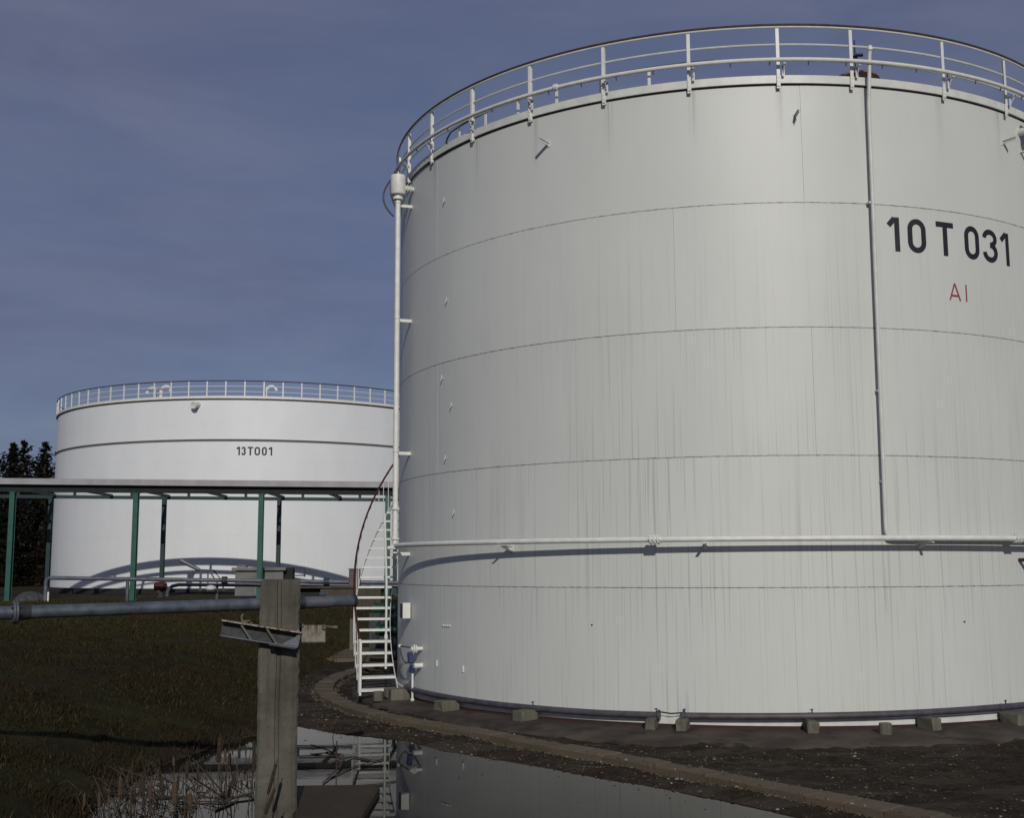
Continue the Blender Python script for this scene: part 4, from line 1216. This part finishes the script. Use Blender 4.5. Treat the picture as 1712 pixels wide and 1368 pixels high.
m2.add(V, [(i * nn + j, i * nn + (j + 1) % nn, (i + 1) * nn + (j + 1) % nn, (i + 1) * nn + j) for i in range(mm - 1) for j in range(nn)])
single('rubble_mound', 'grey rubble mound at the foot of the trees left of the white tank', 'mound', m2, M['fascia_dark'], (mzx, mzy, mzz))

# ================================================================ foreground: pillar, brackets, big pipe, slab
PXC, PYC, PW = -2.455, 12.45, 0.42
pil = thing('concrete_pillar', 'tall weathered concrete pillar standing in the pond in the foreground', 'pillar', (PXC, PYC, -0.35))
mb = MB()
hw_, g0, g1, gd = PW / 2, -0.020, 0.012, 0.020
out = [(-hw_ + 0.02, -hw_), (g0 - 0.008, -hw_), (g0, -hw_ + gd), (g1, -hw_ + gd), (g1 + 0.008, -hw_), (hw_ - 0.02, -hw_), (hw_, -hw_ + 0.02), (hw_, hw_ - 0.02), (hw_ - 0.02, hw_), (-hw_ + 0.02, hw_), (-hw_, hw_ - 0.02), (-hw_, -hw_ + 0.02)]
zs = list(np.linspace(-0.4, 2.17, 44)) + [2.198, 2.21]
n_ = len(out)
V = []
rp = random.Random(11)
chip = {}
for k_, z in enumerate(zs):
    sh = 1.0 if k_ < len(zs) - 2 else (0.985 if k_ == len(zs) - 2 else 0.95)
    for q_, (x, y) in enumerate(out):
        corner = q_ in (0, 5, 6, 7, 8, 9, 10, 11)
        c_ = rp.uniform(0, 0.009) if corner else rp.uniform(-0.002, 0.002)
        if corner and rp.random() < 0.06: c_ += rp.uniform(0.008, 0.02)
        f_ = 1 - c_ / hw_
        V.append((PXC + x * sh * f_ + 0.004 * math.sin(5 * z + x * 9), PYC + y * sh * f_ + 0.004 * math.sin(4 * z + 2), z))
F = [(i * n_ + j, i * n_ + (j + 1) % n_, (i + 1) * n_ + (j + 1) % n_, (i + 1) * n_ + j) for i in range(len(zs) - 1) for j in range(n_)]
F.append(tuple((len(zs) - 1) * n_ + j for j in range(n_)))
mb.add(V, F)
PIL_R = Matrix.Rotation(rad(11.0), 3, 'Z')
def turned(m):
    c = Vector((PXC, PYC, 0))
    m.v = [tuple(c + PIL_R @ (Vector(v) - c)) for v in m.v]
    return m
part('shaft', turned(mb), M['concrete'], pil, False)
# steel channel bolted across the front, falling slightly to the right
FYP = PYC - hw_
Lb = Vector((-3.035, FYP - 0.05, 1.735)); Rb = Vector((-2.25, FYP - 0.05, 1.60))
ax = (Rb - Lb).normalized(); upv = Vector((0, 0, 1)); upv = (upv - ax * upv.dot(ax)).normalized()
rotb = Matrix((ax, Vector((0, 1, 0)), upv)).transposed()
mid = (Lb + Rb) / 2; lenb = (Rb - Lb).length
chn = part('steel_channel', turned(MB().box(mid + Vector((0, 0.040, 0)), (lenb, 0.010, 0.140), rotb)), M['steel_dark'], pil, False)
part('lower_flange', turned(MB().box(mid - upv * 0.074 + Vector((0, -0.02, 0)), (lenb * 0.98, 0.13, 0.012), rotb)), M['galv2'], chn, False)
part('top_flange', turned(MB().box(mid + upv * 0.076 + Vector((0, -0.02, 0)), (lenb + 0.02, 0.13, 0.012), rotb)), M['rust'], chn, False)
for u_ in (-0.21, 0.05):
    a_ = mid + ax * u_ + upv * 0.062 + Vector((0, -0.05, 0)); b_ = mid + ax * (u_ + 0.125) - upv * 0.068 + Vector((0, -0.06, 0))
    d_ = (b_ - a_).normalized()
    rm = Matrix((d_, Vector((0, 1, 0)), d_.cross(Vector((0, 1, 0))))).transposed()
    part('stiffener', turned(MB().box((a_ + b_) / 2, ((b_ - a_).length, 0.03, 0.020), rm)), M['block'], chn, False)
gus = [mid + ax * (lenb / 2 - 0.17) - upv * 0.066, mid + ax * (lenb / 2) - upv * 0.066, mid + ax * (lenb / 2) + upv * 0.06]
m2 = MB().add([g_ + Vector((0, -0.045, 0)) for g_ in gus] + [g_ + Vector((0, -0.033, 0)) for g_ in gus], [(0, 1, 2), (5, 4, 3), (0, 3, 4, 1), (1, 4, 5, 2), (2, 5, 3, 0)])
part('gusset', turned(m2), M['galv2'], chn, False)
# plate added under the right end to throw a shadow on the pillar
tp = [Rb + ax * -0.02 - upv * 0.08 + Vector((0, -0.12, 0)), Rb + ax * -0.24 - upv * 0.08 + Vector((0, -0.12, 0))]
part('shadow_plate', turned(MB().box(Rb - ax * 0.16 - upv * 0.086 + Vector((0, -0.04, 0)), (0.27, 0.24, 0.010), rotb)), M['steel_dark'], chn, False)
part('bolt', turned(MB().rod(Rb + Vector((-0.02, -0.02, 0.10)), Rb + Vector((-0.02, -0.02, 0.02)), 0.016, 6).rod(Rb + Vector((0.02, -0.03, 0.06)), Rb + Vector((0.02, 0.06, 0.06)), 0.018, 6)), M['rust'], chn)
part('clamp', turned(MB().tube([(-2.83, FYP - 0.02, 1.79), (-2.84, FYP - 0.02, 1.84), (-2.825, FYP - 0.02, 1.87)], 0.012, 6).box((-2.81, FYP - 0.02, 1.79), (0.06, 0.04, 0.03)).box((-2.77, FYP - 0.03, 1.80), (0.035, 0.02, 0.014)).box((-2.74, FYP - 0.03, 1.775), (0.03, 0.02, 0.012))), M['block'], chn)
# white plate on the far side, rust runs from its bolts
pw = part('end_plate', MB().box((0, 0, 0), (0.262, 0.03, 0.185), None, 0.008), M['rustplate'], pil, False)
pw.data = MB().box((0, 0, 0), (0.262, 0.03, 0.185), None, 0.008).mesh('end_plate', M['rustplate'], False)
pw.location = Vector((-2.145, 12.72, 1.632)) - pil.location
part('arm', MB().box((-2.30, 12.79, 1.67), (0.45, 0.08, 0.06)), M['steel_dark'], pil, False)
part('plate_bolt', MB().rod((-2.025, 12.68, 1.705), (-2.025, 12.74, 1.70), 0.028, 8).rod((-2.262, 12.68, 1.725), (-2.262, 12.74, 1.72), 0.020, 8).rod((-2.0, 12.71, 1.71), (-1.91, 12.71, 1.70), 0.010, 6).rod((-1.925, 12.71, 1.702), (-1.885, 12.71, 1.70), 0.018, 8), M['block'], pil)
# saddle that holds the pipe behind the pillar
pd = Vector((3.31, 2.05, 0.046)); pA = Vector((-5.15, 11.7, 1.905))
def pp(t): return pA + pd * t
part('saddle', MB().box(pp(0.757) + Vector((0.0, -0.25, -0.10)), (0.12, 0.72, 0.06)), M['steel_dark'], pil, False)

big = thing('pipeline', 'thick galvanised pipe passing behind the pillar across the foreground', 'pipe', tuple(pp(0)))
part('pipe_run', MB().tube([pp(t) for t in np.linspace(-1.4, 0.80, 14)], 0.066, 20), M['galv'], big)
part('pipe_run', MB().tube([pp(t) for t in np.linspace(0.835, 1.0, 6)], 0.064, 20), M['galv'], big)
part('repair_sleeve', MB().tube([pp(0.835), pp(0.925)], 0.0665, 20), M['galv2'], big)
part('coupling', MB().tube([pp(0.795), pp(0.838)], 0.074, 18), M['steel_dark'], big)
u_ = pd.normalized(); t = 0.052
fl = part('flange', MB().tube([pp(t) - u_ * 0.024, pp(t) - u_ * 0.003], 0.115, 24).tube([pp(t) + u_ * 0.003, pp(t) + u_ * 0.024], 0.115, 24), M['galv2'], big)
a_ = u_.orthogonal().normalized(); b_ = u_.cross(a_)
for q in range(8):
    o_ = a_ * (0.094 * math.cos(q * PI / 4 + 0.3)) + b_ * (0.094 * math.sin(q * PI / 4 + 0.3))
    part('bolt', MB().rod(pp(t) + o_ - u_ * 0.045, pp(t) + o_ + u_ * 0.05, 0.010, 6), M['steel_dark'], fl)
part('collar', MB().tube([pp(t_) for t_ in (0.062, 0.075, 0.09)], [0.085, 0.080, 0.068], 18), M['steel_dark'], big)
part('end_flange', MB().tube([pp(0.992), pp(1.002)], 0.070, 20), M['shade'], big)
part('vent_stub', MB().lathe([(0.03, 0), (0.045, 0.03), (0.025, 0.055), (0.01, 0.06)], pp(0.895) + Vector((0, 0, 0.058)), 10), M['galv'], big)

fz = -0.105
foot = thing('concrete_footing', 'dark wet concrete slab lying in the pond beside the foot of the pillar', 'slab', (-1.87, 12.6, -0.4))
m2 = MB().box((-1.872, 12.6, -0.25), (0.715, 2.1, 0.29), None, 0.03)
m2.v = [(x + 0.13 - 0.41 * (y - 11.55) / 2.1 if x < -1.87 else x, y, z) for x, y, z in m2.v]     # the slab widens towards its far end
m2.v = [(x + 0.012 * math.sin(9 * y), y + 0.015 * math.sin(7 * x), z + 0.006 * math.sin(5 * x + 4 * y)) for x, y, z in m2.v]
part('slab_top', m2, M['slab'], foot, False)

# ================================================================ cattails and broken reeds
def cattail(x, y, hgt, lx, ly, hl, hr, kind, label, leafy=0, bent=False, base=WATER_Z):
    root = thing('cattail', label, 'cattail', (x, y, base), 'dry cattails in the pond')
    b = Vector((x, y, base - 0.15)); tip = Vector((x + lx, y + ly, base + hgt))
    d = (tip - b).normalized()
    midp = (b + tip) / 2 + Vector((random.uniform(-.012, .012), random.uniform(-.012, .012), 0))
    part('stem', MB().tube([b, midp, tip], [0.006, 0.005, 0.004], 5), M['cattail_stem'], root)
    h0 = tip - d * hl * 1.15
    m2 = MB().tube([h0, h0 + d * hl * 0.06, h0 + d * hl * 0.5, h0 + d * hl * 0.94, h0 + d * hl], [hr * 0.4, hr * 0.95, hr, hr * 0.9, hr * 0.35], 8)
    part('seed_head', m2, M['cattail_head' if kind == 0 else 'cattail_fluff'], root)
    for q in range(leafy):
        a_ = random.uniform(0, 2 * PI); L = random.uniform(0.25, 0.5)
        p0_ = b + Vector((0, 0, 0.16)); e = p0_ + Vector((math.cos(a_) * L * 0.5, math.sin(a_) * L * 0.5, L * random.uniform(0.3, 0.9)))
        k_ = e + Vector((math.cos(a_) * L * 0.35, math.sin(a_) * L * 0.35, -L * random.uniform(0.0, 0.5)))
        part('leaf', MB().tube([p0_, (p0_ + e) / 2 + Vector((0, 0, 0.04)), e, k_], [0.006, 0.007, 0.006, 0.002], 4), M['cattail_stem'], root)
    return root
CT = [  # x, y, height, lean, head length, head radius, kind
    (-3.209, 12.933, 0.761, 0.045, 0.26, 0.019, 0),
    (-3.536, 14.799, 0.346, -0.015, 0.15, 0.013, 1),
    (-3.465, 14.716, 0.304, -0.015, 0.14, 0.016, 0),
    (-4.15, 14.733, 0.259, -0.022, 0.11, 0.013, 1),
    (-3.781, 13.883, 0.35, 0.014, 0.17, 0.017, 0),
    (-3.439, 13.096, 0.429, 0.007, 0.16, 0.012, 0),
    (-3.093, 13.088, 0.348, 0.052, 0.16, 0.016, 0),
    (-2.847, 12.863, 0.585, 0.077, 0.2, 0.014, 0),
    (-3.811, 13.104, 0.303, -0.026, 0.16, 0.018, 0),
    (-3.547, 12.636, 0.333, -0.013, 0.22, 0.024, 1),
    (-3.713, 13.33, 0.285, 0.0, 0.15, 0.011, 0),
    (-3.83, 12.702, 0.351, 0.013, 0.2, 0.015, 1),
    (-4.033, 13.109, 0.326, 0.0, 0.18, 0.02, 0),
    (-4.503, 14.046, 0.148, -0.007, 0.08, 0.014, 1),
    (-4.139, 12.649, 0.401, 0.013, 0.2, 0.014, 1),
    (-4.213, 12.592, 0.281, -0.006, 0.16, 0.012, 1),
    (-4.299, 12.535, 0.252, -0.006, 0.15, 0.013, 1),
    (-4.483, 12.598, 0.226, 0.0, 0.14, 0.012, 1),
    (-3.338, 12.514, 0.247, -0.019, 0.15, 0.02, 1),
    (-3.962, 12.528, 0.292, 0.019, 0.15, 0.014, 0),
    (-3.53, 15.809, 0.171, 0.0, 0.07, 0.008, 0),
    (-3.577, 15.671, 0.17, 0.0, 0.08, 0.008, 0),
    (-3.731, 15.957, 0.156, 0.0, 0.07, 0.008, 0),
    (-2.956, 13.582, 0.588, 0.014, 0.16, 0.009, 0),
    (-4.114, 13.891, 0.245, 0.0, 0.12, 0.011, 1),
]
LAB = ['tall dry cattail with a pale burst top, the highest left of the pillar', 'short pale cattail just right of the tallest one', 'brown cattail close behind the short pale one, right of the tallest',
       'small pale cattail standing against the far bank above the fluffy one', 'dark upright cattail in clear water left of the tallest one', 'thin cattail on a long stem, nearest left of the tallest one',
       'short dark cattail head between the tallest cattail and the pillar', 'dark cattail leaning close against the left side of the pillar', 'stout brown cattail just left of the fluffy head',
       'thick fluffy cattail head in the middle of the left clump', 'thin brown cattail just behind the fluffy head', 'pale cattail left of the stout brown one in the clump',
       'stout dark cattail at the bank edge in the left half of the clump', 'short pale cattail stub at the far left edge of the pond', 'tall pale cattail fourth from the left end of the clump',
       'pale cattail third from the left end of the clump', 'pale cattail second from the left end of the clump', 'leftmost pale cattail of the clump, low at the bottom edge',
       'pale stubby cattail at the bottom edge right of the fluffy head', 'dark cattail at the bottom edge in the left half of the clump', 'right one of the three tiny cattails by the far bank beside the pillar',
       'middle one of the three tiny cattails by the far bank beside the pillar', 'left one of the three tiny cattails by the far bank beside the pillar', 'very thin cattail on a long stem close beside the pillar',
       'small pale cattail behind the stout brown one']
for i, (x, y, hgt, lean, hl, hr, kd) in enumerate(CT):
    lab = LAB[i]
    cattail(x, y, hgt, lean, random.uniform(-0.03, 0.03), min(hl, hgt * 0.8), hr * 1.35, kd, lab, leafy=1 if i in (9, 10, 14, 18) else 0)
cattail(-2.50, 11.62, 0.70, 0.21, 0.03, 0.30, 0.018, 0, 'long cattail slanting up in front of the pillar with a pale tip', 0)
cattail(-2.47, 11.3, 0.52, 0.24, 0.02, 0.25, 0.017, 0, 'short cattail slanting across the pillar at the bottom edge', 0)
def reed(pts, r, label):
    single('reed', label, 'reed', MB().tube(pts, r, 5), M['reed'], pts[0], 'broken reeds in the pond')
RL = ['long bent reed slanting down among the cattails', 'thick broken reed pointing to the left side of the pillar', 'thin reed lying flat under the cattails', 'short reed stub on the water beside the thin cattail',
      'pale dry stalk slanting up from the bank at the left', 'long pale stalk lying from the bank into the cattails', 'short thick reed snapped over above the fluffy cattail', 'bent reed slanting to the bottom edge by the fluffy cattail',
      'short reed leaning left of the thin long cattail', 'reed lying flat at the left end of the clump', 'short dark reed afloat at the bottom of the clump', 'dark reed curving towards the pillar at the bottom edge',
      'straight reed floating nearest the right side of the pillar', 'forked reed sloping down to the heap right of the pillar', 'short upper reed crossing the forked one', 'thick broken reed across the heap right of the pillar',
      'reed slanting from the heap down to the slab', 'long low reed running from the slab to the stair reflection', 'small reed piece left of the upright rod', 'short thick stub in the middle of the reed heap']
REEDS = [
    ([(-4.105, 15.363, -0.088), (-3.597, 14.285, -0.138), (-3.171, 13.354, -0.188)], 0.01),
    ([(-3.157, 13.189, -0.188), (-3.037, 13.347, -0.168), (-2.911, 13.496, -0.158)], 0.014),
    ([(-3.638, 13.135, -0.188), (-3.319, 13.16, -0.188), (-3.081, 13.09, -0.188)], 0.008),
    ([(-3.655, 13.924, -0.168), (-3.536, 13.996, -0.148)], 0.007),
    ([(-4.877, 14.486, -0.028), (-4.493, 14.023, -0.088)], 0.007),
    ([(-4.704, 14.356, -0.028), (-4.345, 14.247, -0.128), (-4.232, 14.467, -0.188)], 0.007),
    ([(-4.287, 14.502, -0.138), (-4.084, 14.255, -0.158)], 0.013),
    ([(-3.965, 13.988, -0.138), (-3.455, 12.575, -0.188)], 0.008),
    ([(-3.961, 14.574, -0.138), (-3.639, 13.815, -0.188)], 0.006),
    ([(-4.038, 13.374, -0.188), (-3.733, 13.468, -0.188)], 0.008),
    ([(-3.549, 12.818, -0.188), (-3.382, 12.907, -0.188)], 0.01),
    ([(-3.142, 12.718, -0.188), (-3.071, 12.994, -0.188), (-3.032, 13.186, -0.188)], 0.012),
    ([(-2.893, 16.199, -0.188), (-2.577, 16.24, -0.188), (-2.359, 16.184, -0.188)], 0.008),
    ([(-2.847, 16.864, -0.138), (-2.588, 16.559, -0.158), (-2.279, 16.132, -0.188)], 0.009),
    ([(-2.798, 16.631, -0.168), (-2.597, 16.827, -0.158)], 0.008),
    ([(-2.375, 15.565, -0.188), (-2.264, 15.86, -0.168), (-2.142, 16.128, -0.188), (-1.881, 15.831, -0.188)], 0.01),
    ([(-2.252, 14.224, -0.188), (-2.215, 14.912, -0.168), (-2.215, 15.686, -0.148)], 0.009),
    ([(-2.239, 14.457, -0.188), (-2.164, 14.818, -0.188), (-2.04, 15.375, -0.188), (-1.733, 15.922, -0.188)], 0.007),
    ([(-2.585, 16.546, -0.188), (-2.308, 16.333, -0.188)], 0.007),
    ([(-2.211, 15.29, -0.188), (-2.237, 15.841, -0.188)], 0.014),
]
for q, (pts, r) in enumerate(REEDS):
    reed(pts, r, RL[q])
V = []; m2 = MB(); rq = random.Random(3)
for q in range(210):
    x, y = rq.uniform(-4.75, -3.25), rq.uniform(12.2, 14.4)
    if ground_z(np.array([x]), np.array([y]))[1][0] > 0.12: continue
    L = rq.uniform(0.08, 0.42) * (1 if rq.random() < 0.6 else 0.6); a_ = rq.uniform(0, 2 * PI); e_ = rq.uniform(0.05, 1.45)
    d_ = Vector((math.cos(a_) * math.cos(e_), math.sin(a_) * math.cos(e_), math.sin(e_))) * L
    k_ = d_ + Vector((math.cos(a_ + 0.6), math.sin(a_ + 0.6), -rq.uniform(0.1, 0.9))) * L * rq.uniform(0.1, 0.6)
    b_ = Vector((x, y, WATER_Z - 0.01)); r_ = rq.uniform(0.003, 0.007)
    m2.tube([b_, b_ + d_, b_ + k_], [r_, r_ * 0.8, r_ * 0.4], 4)
for q in range(60):
    x, y = rq.uniform(-4.4, -2.75), rq.uniform(12.3, 15.2)
    L = rq.uniform(0.12, 0.5); a_ = rq.uniform(0, 2 * PI); e_ = rq.uniform(0.9, 1.5)
    d_ = Vector((math.cos(a_) * math.cos(e_), math.sin(a_) * math.cos(e_), math.sin(e_))) * L
    if ground_z(np.array([x]), np.array([y]))[1][0] > 0: continue
    b_ = Vector((x, y, WATER_Z - 0.02)); r_ = rq.uniform(0.003, 0.006)
    m2.tube([b_, b_ + d_], [r_, r_ * 0.6], 4)
lit = part('reed_litter', m2, M['cattail_stem'], None); lit['kind'] = 'stuff'; lit['label'] = 'tangle of dead reed stalks at the left end of the pond'
sx, sy = -2.061, 13.987
single('stake', 'thin dark rod standing upright in the pond right of the pillar', 'rod', MB().rod((sx, sy, -0.4), (sx, sy, 0.33), 0.008, 6), M['reed'], (sx, sy, WATER_Z))
sx, sy = -2.705, 17.921
single('grass_stalk', 'single pale dry stalk on the shore right of the pillar', 'stalk', MB().tube([(sx, sy, -0.2), (sx + 0.03, sy, -0.02), (sx + 0.06, sy, 0.22)], [0.006, 0.005, 0.002], 5), M['cattail_fluff'], (sx, sy, WATER_Z))

# ================================================================ trees beyond the far tank
def conifer(x, y, h, w, label, seed):
    rd_ = random.Random(seed)
    b = 0.9
    root = thing('conifer_tree', label, 'tree', (x, y, b), 'dark conifers behind the tanks')
    part('trunk', MB().tube([(x, y, b - 0.3), (x, y, b + h * 0.5), (x, y, b + h * 0.97)], [0.03 * h, 0.018 * h, 0.004 * h], 8), M['bark'], root)
    V, F = [], []
    z = h * 0.06
    while z < h:
        f_ = z / h
        L0 = w * (1 - f_) ** 0.75 * (0.8 + 0.3 * rd_.random()) + 0.16
        nb = max(5, int(12 * (1 - f_) + 5))
        for k in range(nb):
            if rd_.random() < 0.12: continue
            a = rd_.uniform(0, 2 * PI); L = L0 * rd_.uniform(0.5, 1.2); zj = rd_.uniform(-0.3, 0.3) * (1 - 0.6 * f_)
            da = Vector((math.cos(a), math.sin(a), 0)); sd = Vector((-math.sin(a), math.cos(a), 0))
            m_ = max(3, int(L / 0.35))
            for q in range(m_):
                t_ = (q + rd_.random()) / m_
                p = Vector((x, y, b + z + zj)) + da * (L * t_) + Vector((0, 0, -0.22 * L * t_ + 0.30 * L * t_ * t_ * (1 if f_ > 0.7 else 0.4)))
                for r_ in range(9):
                    s_ = 0.17 + 0.24 * (1 - t_)
                    d_ = (da * rd_.uniform(0.2, 1.0) + sd * rd_.uniform(-1.1, 1.1) + Vector((0, 0, rd_.uniform(-0.75, 0.25)))).normalized() * s_
                    wv = d_.cross(Vector((rd_.uniform(-1, 1), rd_.uniform(-1, 1), 1))).normalized() * s_ * 0.28
                    o = len(V)
                    V += [p - wv + d_ * rd_.uniform(-0.6, 0.2), p + wv, p + d_]
                    F.append((o, o + 1, o + 2))
        z += 0.28 + 0.22 * (1 - f_)
    me_ = MB().add(V, F)
    part('crown', me_, M['needle'], root, False)
TR = [(-38.6, 96, 12.0, 3.1, 'pointed spruce just left of the white tank, standing clear of the rest'), (-41.7, 97, 11.7, 3.7, 'broad dark conifer at the left edge behind the bridge'),
      (-40.6, 101, 10.9, 3.4, 'lower conifer filling the gap between the spruce and the left edge'), (-44.6, 95, 12.3, 3.8, 'dark conifer half cut by the left edge of the frame'),
      (-37.5, 104, 9.8, 3.2, 'low conifer tucked against the side of the white tank'), (-44.6, 106, 12.9, 4.0, 'taller conifer farther back behind the left trees'), (-39.5, 90, 6.2, 2.8, 'young conifer in front of the dark trees behind the bridge'),
      (-36.3, 92, 6.0, 2.4, 'young conifer beside the foot of the white tank'), (-42.6, 89, 6.8, 2.8, 'young conifer at the left below the bridge')]
for i, t_ in enumerate(TR): conifer(*t_, seed=30 + i)
# dense dark wood behind them, one mass
rd_ = random.Random(5)
V, F = [], []
for k in range(42000):
    x = rd_.uniform(-66, -30); y = 108 + rd_.random() * 12
    top = (11.6 if x < -47 else 11.6 - (x + 47) * 0.55 if x < -41 else 8.3) + 0.7 * math.sin(x * 1.3) + 0.8 * math.sin(x * 3.1 + 1) + rd_.uniform(-0.8, 0.8)
    z = 0.8 + top * rd_.random() ** 0.8
    s_ = rd_.uniform(0.25, 0.6)
    d_ = Vector((rd_.uniform(-1, 1), rd_.uniform(-1, 1), rd_.uniform(-0.8, 0.6))).normalized() * s_
    wv = d_.cross(Vector((rd_.uniform(-1, 1), 0.3, 1))).normalized() * s_ * 0.35
    p = Vector((x, y, z)); o = len(V)
    V += [p - wv, p + wv, p + d_]; F.append((o, o + 1, o + 2))
o = part('woods', MB().add(V, F), M['needle'], None, False); o['kind'] = 'stuff'; o['label'] = 'dark wood behind the tanks'
